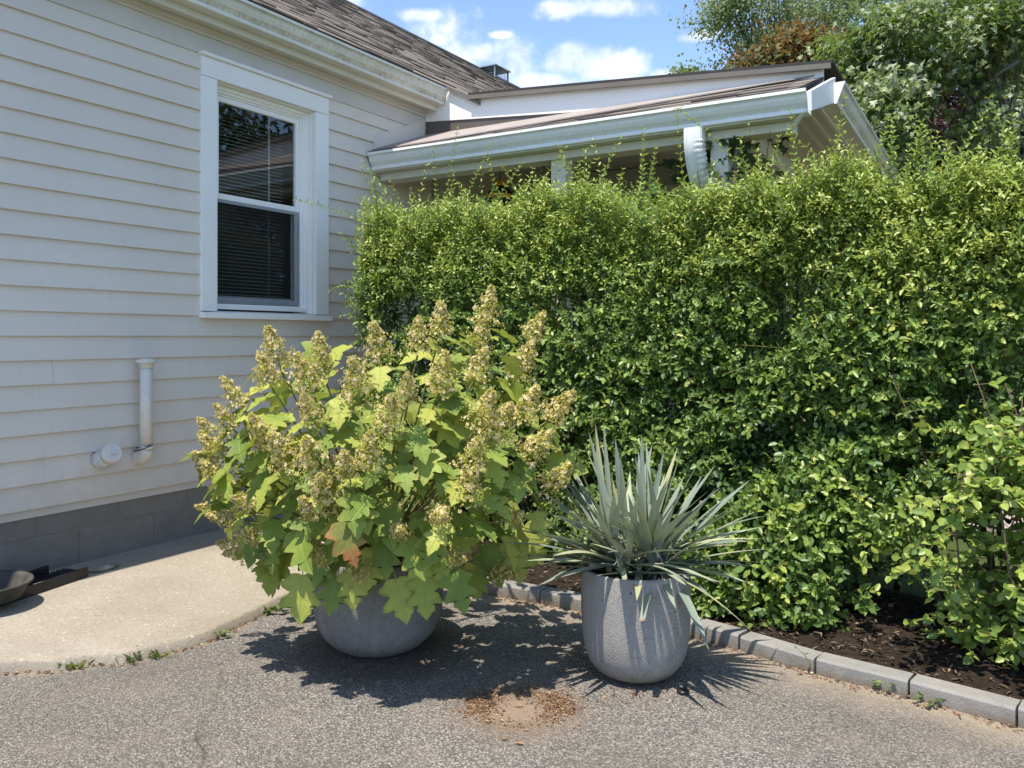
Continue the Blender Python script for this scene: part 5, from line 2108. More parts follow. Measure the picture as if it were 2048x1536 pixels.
def hedge():
    root = empty('hedge', 'tall dense green privet hedge with bright new shoots along its top', 'hedge', (0.9, 4.05, 0.03))
    r = np.random.default_rng(17)
    HT = 0.50                                   # half thickness
    # ---- sprigs
    NS = 56000
    u = np.where(r.random(NS) < 0.72, r.uniform(-0.08, HLEN, NS), r.uniform(1.9, HLEN, NS))
    kind = r.random(NS)
    z = np.where(kind < 0.30, r.uniform(1.35, 1.90, NS), 0.05 + 1.74 * r.random(NS))
    c, d, fr = hpoint(u)
    endf = np.clip((0.14 - u) / 0.22, 0, 1)
    c = c + d * np.minimum(u, 0)[:, None]
    top = 1.77 - 0.022 * u - 0.05 * np.maximum(u - 2.6, 0) + -0.012 * np.exp(-((u - 2.45) / 0.4) ** 2) + 0.012 * np.sin(u * 2.3) + 0.03 * np.sin(u * 13.1) * np.sin(u * 3.7 + 1) + 0.02 * np.sin(u * 5.1 + 1)
    th = HT * (0.86 + 0.14 * np.clip(z / 1.0, 0, 1)) * np.sqrt(np.clip(1 - endf ** 2, 0.05, 1))
    # depth across: most sprigs near the front skin, the rest inside / back
    q = r.random(NS)
    v = np.where(q < 0.66, th - np.abs(r.normal(0, 0.13, NS)), r.uniform(-1, 1, NS) * th)
    P = np.concatenate([c + fr * v[:, None], z[:, None]], 1)
    bump = fbm(np.stack([u, z * 1.0, 0 * u], 1), 5, 4.2, 3)
    bump2 = fbm(np.stack([u, z * 1.5, 0 * u], 1), 9, 12.0, 3)
    push = 0.035 * bump + 0.05 * bump2 + 0.30 * np.exp(-((u - 2.3) / 0.62) ** 2) * np.clip((0.85 - z) / 0.6, 0, 1)
    P[:, :2] += fr * (push * np.clip(v / th, 0, 1))[:, None]
    keep = z < top + 0.05 * bump2
    # hollows: thin the outer skin where the noise is low
    keep &= ~((bump2 + 0.15 * bump < -0.36) & (v > th - 0.17) & (z < 1.35))
    # bare feet: fewer leaves close to the ground, with clumps
    pu, py = px_of(P)
    foot = np.clip((0.62 - z) / 0.5, 0, 1)
    clump = fbm(np.stack([u * 1.0, z * 0.6, 0 * u], 1), 21, 6.0, 2)
    keep &= r.random(NS) > foot * np.clip(0.25 - clump * 0.8 - 0.35 * np.exp(-((u - 2.35) / 0.6) ** 2), 0.02, 0.98)
    # open gap at the right foot, where the lawn and path show through
    gap = (u > 3.05) & (u < 3.75) & (z < 0.52)
    keep &= ~(gap & (r.random(NS) < 0.93))
    gap2 = (u > 2.72) & (u <= 3.05) & (z < 0.36)
    keep &= ~(gap2 & (r.random(NS) < 0.85))
    P, u, z, v, th, fr, d, bump, bump2, top = [a[keep] for a in (P, u, z, v, th, fr, d, bump, bump2, top)]
    N = len(P)
    topness = np.clip((z - (top - 0.62)) / 0.5, 0, 1)
    f3 = np.concatenate([fr, np.zeros((N, 1))], 1)
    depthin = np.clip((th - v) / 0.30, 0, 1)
    ax = norm(f3 * (0.75 - 0.45 * topness)[:, None] + UP * (0.25 + 0.8 * topness)[:, None] + r.normal(size=(N, 3)) * 0.55)
    slen = r.uniform(0.05, 0.12, N)
    K = 8
    t = (np.arange(K)[None, :] + 0.5) / K
    side = norm(np.cross(ax, r.normal(size=(N, 3))))
    other = np.cross(ax, side)
    base = P[:, None, :] + ax[:, None, :] * (t * slen[:, None])[:, :, None]
    sgn = np.where(np.arange(K) % 2 == 0, 1.0, -1.0)
    alt = (np.arange(K) // 2) % 2
    sd = np.where(alt[None, :, None] == 0, side[:, None, :], other[:, None, :]) * sgn[None, :, None]
    dirv = norm(ax[:, None, :] * 0.55 + sd * 0.85 + r.normal(size=(N, K, 3)) * 0.22)
    nrm = norm(ax[:, None, :] * 0.45 + UP[None, None, :] * 0.85 + f3[:, None, :] * 0.35 + r.normal(size=(N, K, 3)) * 0.42)
    big = 0.0265 + 0.007 * np.clip(1.2 - z, 0, 1) - 0.004 * topness
    L = (big[:, None] * r.uniform(0.65, 1.25, (N, K)))
    wd = L * (0.70 - 0.22 * topness)[:, None] * r.uniform(0.85, 1.1, (N, K))
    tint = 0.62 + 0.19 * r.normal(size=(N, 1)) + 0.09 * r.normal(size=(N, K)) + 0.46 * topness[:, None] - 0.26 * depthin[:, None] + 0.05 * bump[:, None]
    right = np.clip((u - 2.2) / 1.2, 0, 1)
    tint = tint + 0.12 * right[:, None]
    tint = np.clip(tint, 0, 1)
    base, dirv, nrm, L, wd, tint = base.reshape(-1, 3), dirv.reshape(-1, 3), nrm.reshape(-1, 3), L.reshape(-1), wd.reshape(-1), tint.reshape(-1)
    # ---- long shoots standing out of the top and front
    stems = MB()
    sb, sdv, sn, sl, sw, st = [], [], [], [], [], []
    for i in range(760):
        uu = np.array([r.uniform(-0.08, HLEN)])
        cc, dd, ff = hpoint(uu)
        cc, dd, ff = cc[0] + dd[0] * min(uu[0], 0), dd[0], ff[0]
        tp = 1.77 - 0.022 * uu[0] - 0.05 * max(uu[0] - 2.6, 0) + -0.012 * math.exp(-((uu[0] - 2.45) / 0.4) ** 2) + 0.012 * math.sin(uu[0] * 2.3) + 0.02 * math.sin(uu[0] * 5.1 + 1)
        onfront = i % 3 == 0
        if onfront:
            zz = r.uniform(0.5, 1.75)
            p = np.array([*(cc + ff * (HT - 0.06)), zz])
            a = norm(np.array([ff[0], ff[1], 0]) * 0.8 + UP * r.uniform(0.0, 0.7) + np.array([*dd, 0]) * (r.normal() * 0.6 if uu[0] > 0.5 else 0.2))
            ln = r.uniform(0.10, 0.24)
        else:
            p = np.array([*(cc + ff * r.uniform(-0.45, 0.5)), tp - 0.14])
            a = norm(UP + np.array([*ff, 0]) * r.normal(0.25, 0.4) + np.array([*dd, 0]) * (r.normal(0, 0.45) if uu[0] > 0.5 else abs(r.normal(0, 0.3)) - 0.1))
            ln = 0.16 + r.uniform(0.04, 0.20) * (1.5 if r.random() < 0.14 else 1.0)
        bend = r.normal(size=3) * 0.3
        n = max(5, int(ln / 0.0155))
        pts = [p + a * ln * (k / n) + bend * ln * (k / n) ** 2 for k in range(n + 1)]
        stems.tube(pts[::2] + ([pts[-1]] if n % 2 else []), 0.0011, 4, caps=False)
        s0 = norm(np.cross(a, r.normal(size=3)))
        s1 = np.cross(a, s0)
        for k in range(2, n + 1):
            axis = norm(pts[k] - pts[k - 1])
            s_ = s0 if k % 2 else s1
            f = k / n
            for sg in (-1, 1):
                sb.append(pts[k])
                sdv.append(norm(axis * 0.65 + s_ * sg * 0.85))
                sn.append(norm(axis * 0.8 + UP * 0.3 - s_ * sg * 0.35 + r.normal(size=3) * 0.15))
                LL = 0.036 * (1.12 - 0.5 * f) * r.uniform(0.8, 1.2)
                sl.append(LL)
                sw.append(LL * 0.46)
                st.append(min(1, (0.62 if not onfront else 0.42) + 0.3 * f + r.normal() * 0.06))
    base = np.concatenate([base, np.array(sb)])
    dirv = np.concatenate([dirv, np.array(sdv)])
    nrm = np.concatenate([nrm, np.array(sn)])
    L = np.concatenate([L, np.array(sl)])
    wd = np.concatenate([wd, np.array(sw)])
    tint = np.concatenate([tint, np.array(st)])
    # ---- the leaves that show largest become parts
    pu, py = px_of(base)
    dist = np.linalg.norm(base - np.array([0, 0, CAMZ]), axis=1)
    cc, dd, ff = hpoint(np.clip((base[:, 0] + 0.62) / 0.79, 0, HLEN))
    vis = (pu > 1250) & (pu < 2040) & (py < 1330) & (py > 560)
    score = np.where(vis, L / dist, 0)
    fdepth = ((base[:, :2] - cc) * ff).sum(1)
    score = np.where(fdepth > 0.42, score, 0)
    order = np.argsort(-score)[:280]
    protos = []
    for tv in (0.25, 0.4, 0.55, 0.7, 0.85):
        me = single_leaf('hedge_leaf', tv)
        me.materials.append(MAT['privet'])
        protos.append(me)
    for i in order:
        me = protos[int(np.clip((tint[i] - 0.2) / 0.16, 0, 4))]
        place(me, 'leaf', root, base[i], dirv[i], nrm[i], float(L[i]), float(wd[i]))
    m = np.ones(len(base), bool)
    m[order] = False
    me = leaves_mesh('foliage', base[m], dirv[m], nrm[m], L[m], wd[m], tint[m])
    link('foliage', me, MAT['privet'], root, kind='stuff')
    print('hedge leaves', len(base))
    # ---- trunks
    for i in range(34):
        uu = np.array([0.15 + (HLEN - 1.0) * (i + r.random()) / 34])
        cc, dd, ff = hpoint(uu)
        p = np.array([*(cc[0] + ff[0] * r.uniform(-0.2, 0.08)), 0.0])
        e = p + np.array([*(dd[0] * r.normal() * 0.22 + ff[0] * r.normal() * 0.08), r.uniform(0.8, 1.45)])
        pts = [p * (1 - k / 6) + e * (k / 6) + np.array([r.normal() * 0.014, r.normal() * 0.014, 0]) for k in range(7)]
        MB().tube(pts, [0.015 * (1 - 0.1 * k) * r.uniform(0.8, 1.1) for k in range(7)], 7).build('trunk', MAT['stem'], root)
    tw = MB()
    for i in range(420):
        uu = np.array([r.uniform(0, HLEN)])
        cc, dd, ff = hpoint(uu)
        p = np.array([*(cc[0] + ff[0] * r.uniform(-0.2, 0.25)), r.uniform(0.15, 1.7)])
        e = p + np.array([*(dd[0] * r.normal() * 0.15 + ff[0] * r.uniform(-0.1, 0.28)), r.uniform(0.0, 0.3)])
        tw.tube([p, (p + e) / 2 + r.normal(size=3) * 0.02, e], [0.004, 0.003, 0.0015], 4, caps=False)
    tw.build('twigs', MAT['stem'], root, kind='stuff')
    stems.build('shoot_stems', MAT['greenstem'], root, kind='stuff')


hedge()


def yellow_shrub():
    root = empty('shrub', 'loose yellow green shrub with larger round leaves at the right end of the bed', 'shrub', (1.86, 2.86, 0.03))
    r = np.random.default_rng(23)
    cx, cy = 1.78, 2.70
    NS = 1500
    sb, sdv, sn, sl, sw, st = [], [], [], [], [], []
    stems = MB()
    # upright stems with arching side shoots
    for i in range(20):
        p = np.array([cx + r.normal() * 0.17, cy + r.normal() * 0.14, 0.02])
        e = p + np.array([r.normal() * 0.22, r.normal() * 0.2 - 0.06, r.uniform(0.65, 1.05)])
        pts = [p * (1 - k / 6) + e * (k / 6) + np.array([r.normal() * 0.012, r.normal() * 0.012, 0]) for k in range(7)]
        MB().tube(pts, [0.0045 * (1 - 0.11 * k) for k in range(7)], 6).build('trunk', MAT['stem'], root)
        for j in range(40):
            f = r.uniform(0.03, 1.0) ** 1.25
            a = p * (1 - f) + e * f
            if r.random() > 0.45 + 0.55 * abs(math.sin(a[2] * 5.5 + 0.6)):
                continue
            th = r.uniform(0, 6.283)
            dv = norm(np.array([math.cos(th), math.sin(th) - 0.35, r.uniform(-0.15, 0.6)]))
            ln = r.uniform(0.07, 0.22)
            n = int(ln / 0.020)
            sag = r.uniform(0.1, 0.5)
            q = [a + dv * ln * k / n - UP * sag * ln * (k / n) ** 2 for k in range(n + 1)]
            stems.tube(q[::2], 0.0014, 4, caps=False)
            s0 = norm(np.cross(dv, UP))
            for k in range(2, n + 1):
                axis = norm(q[k] - q[k - 1])
                for sg in (-1, 1):
                    if r.random() < 0.12:
                        continue
                    sb.append(q[k])
                    sdv.append(norm(axis * 0.45 + s0 * sg * 0.8 + r.normal(size=3) * 0.42))
                    sn.append(norm(UP * 0.8 + np.array([-0.25, -0.45, 0]) + r.normal(size=3) * 0.5))
                    LL = r.uniform(0.027, 0.045)
                    sl.append(LL)
                    sw.append(LL * r.uniform(0.68, 0.85))
                    st.append(np.clip(0.84 + r.normal() * 0.13 - 0.18 * (a[2] > 0.9), 0.3, 1))
    sb, sdv, sn, sl, sw, st = map(np.array, (sb, sdv, sn, sl, sw, st))
    ok = sb[:, 2] > 0.05
    sb, sdv, sn, sl, sw, st = [a[ok] for a in (sb, sdv, sn, sl, sw, st)]
    pu, py = px_of(sb)
    score = np.where((pu < 2045) & (py < 1360), sl / sb[:, 1] ** 1.6, 0)
    order = np.argsort(-score)[:280]
    protos = []
    for tv in (0.5, 0.65, 0.8, 0.95):
        me = single_leaf('shrub_leaf', tv)
        me.materials.append(MAT['privet'])
        protos.append(me)
    for i in order:
        place(protos[int(np.clip((st[i] - 0.45) / 0.14, 0, 3))], 'leaf', root, sb[i], sdv[i], sn[i], float(sl[i]), float(sw[i]))
    m = np.ones(len(sb), bool)
    m[order] = False
    link('foliage', leaves_mesh('foliage', sb[m], sdv[m], sn[m], sl[m], sw[m], st[m]), MAT['privet'], root, kind='stuff')
    stems.build('twigs', MAT['stem'], root, kind='stuff')
    print('shrub leaves', len(sb))


yellow_shrub()


# ------------------------------------------------------------------ trees
def tree(name, label, base, blobs, n_cl, per, leaf, mat, tmpl, seed, trunk_r=0.14, bark='bark', hang=0.4, wdt=1.0, tintc=0.5, cl=0.30, limbs=None):
    """blobs: list of (centre xyz, radii xyz, weight)"""
    r = np.random.default_rng(seed)
    root = empty(name, label, 'tree', tuple(base))
    base = np.array(base, float)
    ws = np.array([b[2] for b in blobs], float)
    ws /= ws.sum()
    cen = []
    for k in range(n_cl):
        b = blobs[int(r.choice(len(blobs), p=ws))]
        v = norm(r.normal(size=3)) * r.uniform(0.25, 1.0) ** 0.55
        cen.append(np.array(b[0]) + v * np.array(b[1]))
    cen = np.array(cen)
    allc = np.mean([b[0] for b in blobs], axis=0)
    br = MB()
    top = allc + np.array([0, 0, 0.3 * np.max([b[1][2] for b in blobs])])
    tr = MB()
    pts = [base * (1 - k / 8) + top * (k / 8) + np.array([math.sin(k * 1.3 + seed), math.cos(k * 1.7 + seed), 0]) * trunk_r * 0.5 for k in range(9)]
    tr.tube(pts, [trunk_r * (1 - 0.09 * k) for k in range(9)], 10)
    tr.build('trunk', MAT[bark], root)
    for i, c in enumerate(cen):
        if i % 3 == 0:
            f = r.uniform(0.35, 0.95)
            a = base * (1 - f) + top * f
            m = (a + c) / 2 + np.array([0, 0, 0.12]) * np.linalg.norm(c - a)
            q = [a * (1 - t) ** 2 + 2 * m * t * (1 - t) + c * t * t for t in np.linspace(0, 1, 6)]
            rr = trunk_r * r.uniform(0.04, 0.11)
            br.tube(q, [rr * (1 - 0.14 * k) for k in range(6)], 5, caps=False)
    br.build('branches', MAT[bark], root, kind='stuff')
    if limbs:
        for l in limbs:
            MB().tube(l[0], l[1], 6).build('limb', MAT[bark], root)
    N = n_cl * per
    cc = np.repeat(cen, per, axis=0)
    off = r.normal(size=(N, 3)) * cl * np.array([1, 1, 0.7])
    P = cc + off
    out = norm(P - allc + r.normal(size=(N, 3)) * 0.3)
    d = norm(out * 0.6 + r.normal(size=(N, 3)) * 0.6 - UP * hang)
    n = norm(UP * 0.9 + out * 0.45 + r.normal(size=(N, 3)) * 0.5)
    L = leaf * r.uniform(0.65, 1.25, N)
    clt = np.repeat(r.normal(size=n_cl) * 0.17, per)
    tint = np.clip(tintc + clt + r.normal(size=N) * 0.14, 0, 1)
    me = leaves_mesh('crown', P, d, n, L, L * wdt, tint, tmpl)
    link('crown', me, MAT[mat], root, kind='stuff')
    return root


def rb(px, py, d, rx, ry, rd, w=1.0):
    """crown lobe given by where it stands in the view: centre, pixel radii, depth radius"""
    return (ray(px, py, d), (rx / FPX * d, rd, ry / FPX * d), w)


def trees():
    # near silver maple, trunk beyond the right frame edge
    d = 8.5
    limbs = []
    for pl in ([(2040, 45), (1960, 90), (1870, 115), (1800, 135), (1740, 160)], [(1960, 90), (1900, 60), (1830, 50)], [(1830, 110), (1810, 190), (1795, 260), (1780, 310)], [(2040, 120), (1990, 150), (2010, 200), (2020, 260)]):
        limbs.append(([ray(x, y, d - 0.3 + 0.1 * i) for i, (x, y) in enumerate(pl)], [0.028 - 0.005 * i for i in range(len(pl))]))
    tree('maple_tree', 'silver maple with drooping lobed leaves overhanging the porch gutter', (7.0, 9.6, -0.06),
         [rb(1830, 95, 8.6, 150, 85, 0.9, 1.5), rb(1740, 235, 8.3, 70, 90, 0.6, 0.75), rb(1950, 60, 8.8, 120, 90, 1.0, 1.1), rb(1730, 120, 8.8, 90, 70, 0.7, 0.7), rb(1985, 230, 8.2, 25, 80, 0.4, 0.12), rb(2250, 100, 9.2, 260, 230, 1.4, 1.6), rb(2000, -180, 9.2, 380, 190, 1.6, 1.3), rb(1790, 295, 8.4, 40, 30, 0.4, 0.10)],
         235, 110, 0.064, 'maple', LEAFM, 41, 0.2, 'palebark', 0.55, 1.0, 0.74, 0.135, limbs)
    # tall pale tree further off, with sky showing through
    tree('broadleaf_tree', 'tall open crowned tree with small leaves against the sky behind the porch roof', (5.0, 19.5, -0.06),
         [rb(1520, 20, 18.0, 110, 70, 1.4, 1.3), rb(1640, 30, 18.2, 90, 80, 1.4, 1.0), rb(1430, 25, 17.8, 60, 32, 0.9, 0.35), rb(1525, 120, 17.8, 95, 50, 1.0, 0.8), rb(1600, -160, 19, 260, 150, 2.2, 1.6), rb(1720, 60, 19.5, 120, 120, 1.5, 1.0)],
         260, 85, 0.072, 'farleaf', LEAF6, 42, 0.26, 'bark', 0.5, 0.85, 0.74, 0.21)
    # orange-brown tree top just above the porch roof
    tree('browning_tree', 'small tree with scorched orange and brown leaves just above the porch roof corner', (5.2, 15.4, -0.06),
         [rb(1600, 120, 14.6, 75, 50, 0.6, 1.2), rb(1520, 140, 14.6, 50, 22, 0.5, 0.4), rb(1660, 140, 14.8, 50, 50, 0.5, 0.4), rb(1605, 85, 14.8, 35, 25, 0.4, 0.3), rb(1600, 260, 15, 110, 90, 0.9, 0.8)],
         95, 60, 0.10, 'brownleaf', LEAF6, 43, 0.12, 'bark', 0.4, 0.8, 0.36, 0.19)
    # small top left of it
    tree('distant_tree', 'little round tree top far off against the clouds above the porch roof', (6.0, 27.5, -0.06),
         [rb(1370, 165, 27, 24, 26, 0.5, 1.0), rb(1360, 260, 27, 60, 70, 1.0, 1.5)], 55, 60, 0.13, 'farleaf', LEAF6, 44, 0.12, 'bark', 0.4, 0.8, 0.6, 0.2)
    # shaded purple-leaved tree under the maple
    tree('purple_tree', 'dark purple leaved tree in deep shade below the maple', (6.2, 11.8, -0.06),
         [rb(1890, 330, 11.0, 150, 80, 0.9, 1.5), rb(1880, 230, 11.6, 110, 60, 0.8, 1.0), rb(2150, 320, 11.4, 220, 130, 1.0, 1.2)], 150, 75, 0.10, 'purpleleaf', LEAFM, 45, 0.13, 'bark', 0.5, 0.9, 0.5, 0.24)
    # dark evergreen at the right edge
    tree('evergreen_tree', 'dense dark evergreen at the right edge behind the maple', (8.9, 12.6, -0.06),
         [rb(2080, 180, 12.0, 75, 190, 0.9, 1.6), rb(2100, 420, 12, 130, 190, 1.0, 1.2), rb(2110, -80, 12.3, 70, 170, 0.8, 1.0)], 260, 95, 0.085, 'darkleaf', LEAF6, 46, 0.2, 'bark', 0.3, 0.6, 0.4, 0.26)
    # trees out to the right, which the window reflects
    tree('garden_tree', 'broad green shade tree across the garden, out to the right', (11.5, 5.6, -0.06),
         [((11.5, 5.6, 4.2), (2.2, 3.0, 2.2), 1.0), ((11.0, 3.4, 3.0), (1.8, 1.8, 1.8), 0.8), ((11.5, 8.0, 3.2), (1.8, 1.8, 1.9), 0.8)], 240, 60, 0.16, 'darkleaf', LEAF6, 47, 0.22, 'bark', 0.4, 0.8, 0.75, 0.4)


trees()


def woods():
    r = np.random.default_rng(88)
    n = 26000
    x = r.uniform(-2, 60, n)
    y = 24 + r.normal(size=n) * 1.5 - 0.30 * np.clip(x - 8, 0, 99) + 6
    z = np.abs(r.random(n)) * (4.2 + 1.3 * np.sin(x * 0.5) + 0.7 * np.sin(x * 1.3))
    P = np.stack([x, y, z], 1)
    d = norm(r.normal(size=(n, 3)) - UP * 0.5)
    nn = norm(UP * 0.6 + np.array([-0.2, -0.6, 0]) + r.normal(size=(n, 3)) * 0.5)
    L = r.uniform(0.25, 0.5, n)
    link('far_woods', leaves_mesh('far_woods', P, d, nn, L, L * 0.9, np.clip(r.normal(0.4, 0.2, n), 0, 1)), MAT['farleaf'], None, kind='stuff')


woods()

# ------------------------------------------------------------------ vine on the porch corner
def vine():
    root = empty('vine', 'dark leafy vine hanging under the porch beam beside the downspout', 'vine', tuple(ray(1470, 300, 4.75)))
    r = np.random.default_rng(3)
    B, Dv, Nn, L, T = [], [], [], [], []
    st = MB()

    def strand(pl, d, n):
        pts = [ray(x, y, d) for x, y in pl]
        st.tube(pts, 0.0022, 5, caps=False)
        pts = np.array(pts)
        for k in range(n):
            f = r.uniform(0, len(pts) - 1.001)
            i = int(f)
            p = pts[i] * (1 - f + i) + pts[i + 1] * (f - i)
            B.append(p + r.normal(size=3) * 0.012)
            Dv.append(norm(np.array([r.normal() * 0.5, -0.3, -0.8])))
            Nn.append(norm(np.array([r.normal() * 0.4, -0.9, 0.4])))
            L.append(r.uniform(0.04, 0.07))
            T.append(r.random())
    strand([(1500, 262), (1520, 265), (1560, 262), (1585, 266)], 4.60, 9)
    strand([(1530, 275), (1550, 290), (1580, 300)], 4.60, 4)
    strand([(1330, 318), (1345, 325), (1360, 330), (1375, 345)], 4.85, 8)
    strand([(1330, 340), (1355, 352), (1380, 352)], 4.85, 4)
    strand([(1400, 290), (1415, 310), (1420, 320)], 4.85, 6)
    strand([(1410, 340), (1440, 330), (1480, 320), (1540, 345), (1600, 350)], 4.8, 10)
    # the dense bunch on the post
    for k in range(90):
        p = ray(r.normal(1470, 24), r.uniform(268, 400), 4.57 + r.uniform(-0.05, 0.10))
        B.append(p)
        Dv.append(norm(np.array([r.normal() * 0.5, -0.3, -0.8])))
        Nn.append(norm(np.array([r.normal() * 0.5, -0.8, 0.5])))
        L.append(r.uniform(0.04, 0.07))
        T.append(r.random())
    st.tube([ray(1475, 280, 4.53), ray(1470, 330, 4.53), ray(1468, 420, 4.53), ray(1470, 900, 4.53)], 0.01, 6)
    st.build('stem', MAT['stem'], root)
    protos = []
    for tv in (0.2, 0.6, 0.9):
        me = single_leaf('vine_leaf', tv, LEAFM)
        me.materials.append(MAT['ivy'])
        protos.append(me)
    for i in range(len(B)):
        place(protos[int(T[i] * 2.99)], 'leaf', root, B[i], Dv[i], Nn[i], L[i], L[i] * 0.95)


vine()


# ------------------------------------------------------------------ weeds, litter
def weed(px, py, label, n, L, seed, broad=True, z=0.0, group=None):
    r = np.random.default_rng(seed)
    p = gnd(px, py, z)
    root = empty('weed' if broad else 'grass_tuft', label, 'weed' if broad else 'grass tuft', tuple(p))
    th = r.uniform(0, 6.283, n)
    if broad:
        rad = np.sqrt(r.random(n)) * L * 1.3
        B = np.stack([p[0] + rad * np.cos(th), p[1] + rad * np.sin(th) * 0.7, np.full(n, z + 0.008) + r.random(n) * 0.022], 1)
        d = norm(np.stack([np.cos(th), np.sin(th), r.uniform(-0.1, 0.5, n)], 1))
        nn = norm(UP + r.normal(size=(n, 3)) * 0.3)
        LL = L * r.uniform(0.5, 0.9, n)
        me = leaves_mesh('leaves', B, d, nn, LL, LL * 0.8, np.clip(r.normal(0.4, 0.2, n), 0, 1))
    else:
        B = np.stack([p[0] + r.normal(size=n) * 0.018, p[1] + r.normal(size=n) * 0.01, np.full(n, z)], 1)
        d = norm(np.stack([np.cos(th) * 0.8, np.sin(th) * 0.8, r.uniform(0.3, 1.3, n)], 1))
        nn = norm(UP * 0.4 + r.normal(size=(n, 3)) * 0.5)
        LL = L * r.uniform(0.5, 1.1, n)
        me = leaves_mesh('blades', B, d, nn, LL, LL * 0.10, np.clip(r.normal(0.75, 0.2, n), 0, 1))
    link('leaves' if broad else 'blades', me, MAT['weed'], root, kind='stuff')


weed(436, 1277, 'small leafy green weed in the slab joint, nearest the camera of the leafy ones', 26, 0.024, 1)
weed(550, 1226, 'bigger leafy weed in the slab joint left of the wide planter', 40, 0.032, 2)
weed(590, 1208, 'leafy weed half under the hanging leaves beside the wide planter', 34, 0.034, 3)
weed(150, 1336, 'sparse grass tuft at the slab edge, leftmost of the tufts', 34, 0.045, 4, False)
weed(258, 1322, 'thick upright grass tuft on the slab edge between two thinner tufts', 46, 0.055, 5, False)
weed(312, 1316, 'low dry grass tuft on the slab edge nearest the leafy weeds', 30, 0.04, 6, False)
weed(383, 1066, 'tiny green weed at the foot of the grey foundation blocks', 14, 0.022, 7, True, 0.041)
weed(1767, 1384, 'small green weed sprouting at the foot of the third kerb stone', 18, 0.026, 8)
weed(1853, 1408, 'low leafy weed at the kerb near the lower right corner', 20, 0.030, 9)


def sprout():
    p = gnd(1622, 1347)
    root = empty('sprout', 'thin green shoot leaning up against the front of the kerb', 'weed', tuple(p))
    q = [p, p + np.array([-0.004, 0.0, 0.035]), p + np.array([-0.022, -0.004, 0.062]), p + np.array([-0.048, -0.006, 0.085])]
    MB().tube(q, [0.0022, 0.002, 0.0016, 0.001], 6).build('stem', MAT['greenstem'], root)
    me = single_leaf('sprout_leaf', 0.6)
    me.materials.append(MAT['weed'])
    for k, (i, s) in enumerate(((2, 1), (2, -1), (3, 1))):
        place(me, 'leaf', root, q[i], (-0.6 * s, -0.2, 0.5), (0.1, -0.7, 0.6), 0.016, 0.006)
    MB().lathe([(0.0, 0.004), (0.004, 0.003), (0.005, 0.0), (0.004, -0.003), (0.0, -0.004)], p + np.array([0.0, -0.006, 0.004]), 10).build('bulb', MAT['fibre'], root)


sprout()


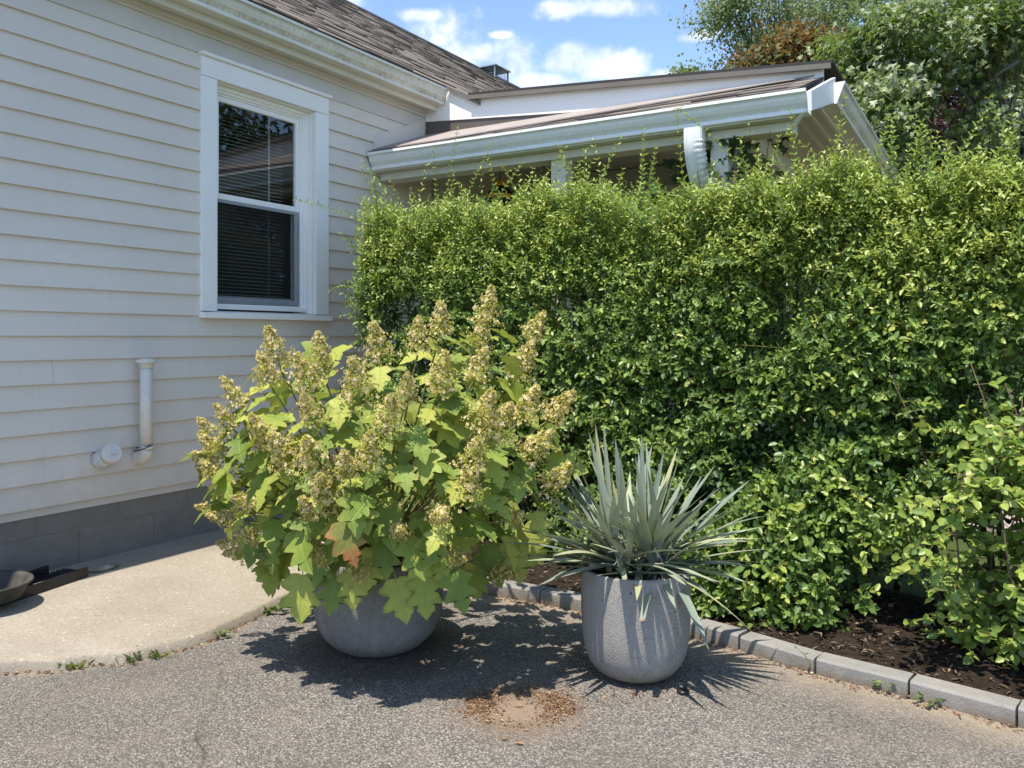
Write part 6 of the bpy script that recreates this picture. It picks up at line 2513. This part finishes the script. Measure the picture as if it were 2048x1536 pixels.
def litter():
    r = np.random.default_rng(77)

    def chips(name, n, sampler, size, mat, zoff=0.002, tl=(0, 1), asp=0.22):
        P = np.array([sampler() for _ in range(n)])
        th = r.uniform(0, 6.283, n)
        d = np.stack([np.cos(th), np.sin(th), r.normal(0, 0.12, n)], 1)
        nn = norm(UP + r.normal(size=(n, 3)) * 0.35)
        L = size * r.uniform(0.4, 1.3, n)
        P[:, 2] += zoff + r.random(n) * 0.004
        me = leaves_mesh(name, P, d, nn, L, L * asp * r.uniform(0.6, 2.2, n), r.uniform(*tl, n))
        o = link(name, me, MAT[mat], None, kind='stuff')
        return o
    c = gnd(1040, 1415)

    def ring():
        a = r.uniform(0, 6.283)
        # heavier on the back and right
        rad = abs(r.normal(0.128, 0.030))
        if r.random() < 0.10:
            rad = r.uniform(0, 0.26)
        if (math.sin(a) < -0.35 and r.random() < 0.8) or (math.sin(a) > 0.75 and r.random() < 0.5):
            a = r.choice([0.0, 3.14]) + r.normal() * 0.5
        return (c[0] + rad * math.cos(a) * 1.0, c[1] + rad * math.sin(a) * 0.95, 0.0)
    chips('wood_litter', 1700, ring, 0.011, 'litter', asp=0.22)
    ks = poly_resample(KS, 0.02)
    ks = [k for k in ks if k[0] > -0.7]

    def along():
        k = ks[int(r.integers(len(ks)))]
        off = abs(r.normal(0, 0.022)) + 0.002
        return (k[0] - 0.62 * off + r.normal() * 0.01, k[1] - 0.785 * off + r.normal() * 0.01, 0.0)
    chips('kerb_litter', 1500, along, 0.014, 'litter', asp=0.22)
    se = [e for e in SLAB_EDGE if -2.6 < e[0] < -0.8]

    def slabline():
        k = se[int(r.integers(len(se)))]
        off = abs(r.normal(0, 0.012))
        return (k[0] + 0.35 * off, k[1] - 0.9 * off, 0.001)
    chips('slab_edge_litter', 700, slabline, 0.013, 'litter', asp=0.3)

    def potfoot():
        a = r.uniform(0, 6.283)
        if r.random() < 0.6:
            rad = abs(r.normal(0.17, 0.05))
            return (PC2[0] - 0.03 + rad * math.cos(a), PC2[1] - 0.01 + rad * math.sin(a), 0.0)
        rad = abs(r.normal(0.22, 0.06))
        return (PC1[0] + 0.06 + rad * math.cos(a), PC1[1] - 0.02 + rad * math.sin(a), 0.0)
    chips('planter_litter', 520, potfoot, 0.014, 'litter', asp=0.25)

    def scatter():
        return (r.uniform(-1.4, 1.3), r.uniform(1.9, 3.3), 0.0)
    chips('scattered_litter', 70, scatter, 0.008, 'litter', asp=0.3)

    def bed():
        k = ks[int(r.integers(len(ks)))]
        off = r.uniform(0.09, 0.95)
        z = 0.02 + 0.035 * math.sin(off / 1.2 * 3.1)
        return (k[0] + 0.62 * off + r.normal() * 0.02, k[1] + 0.785 * off, z)
    chips('mulch_chips', 6500, bed, 0.026, 'chips', 0.004, (0, 1), 0.22)
    # a few single leaves on the driveway
    protos = {}
    for nm, tv, mt in (('g', 0.9, 'weed'), ('b', 0.6, 'litter'), ('d', 0.85, 'litter')):
        me = single_leaf('fallen_leaf', tv)
        me.materials.append(MAT[mt])
        protos[nm] = me
    for nm, px, py, L, w, th, lab in (('g', 1572, 1413, 0.016, 0.010, 2.2, 'single pale green leaf fallen on the driveway right of the yucca shadow'),
                                     ('d', 1050, 1492, 0.030, 0.008, 2.9, 'dry tan leaf curl lying alone at the bottom of the driveway'),
                                     ('b', 1000, 1483, 0.026, 0.006, 0.2, 'brown twig-like leaf on the driveway below the bare round mark'),
                                     ('d', 1168, 1416, 0.010, 0.006, 1.0, 'tiny straw coloured leaf scrap between round mark and yucca shadow')):
        o = bpy.data.objects.new('fallen_leaf', protos[nm])
        C.objects.link(o)
        p = gnd(px, py)
        o.matrix_basis = leaf_matrix(np.array([p[0], p[1], 0.004]), np.array([math.cos(th), math.sin(th), 0.05]), np.array([0.1, 0, 1.0]), L, w)
        tag(o, lab, 'leaf', 'leaves fallen on the driveway')
    # dark flat pebble by the yucca pot
    p = gnd(1366, 1386)
    mb = MB().lathe([(0.0, 0.0), (0.016, 0.0), (0.020, 0.005), (0.018, 0.010), (0.010, 0.012), (0.0, 0.012)], (p[0], p[1], 0), 16)
    tag(mb.build('pebble', MAT['blackplastic']), 'round dark pebble on the driveway right of the yucca planter', 'pebble')


litter()
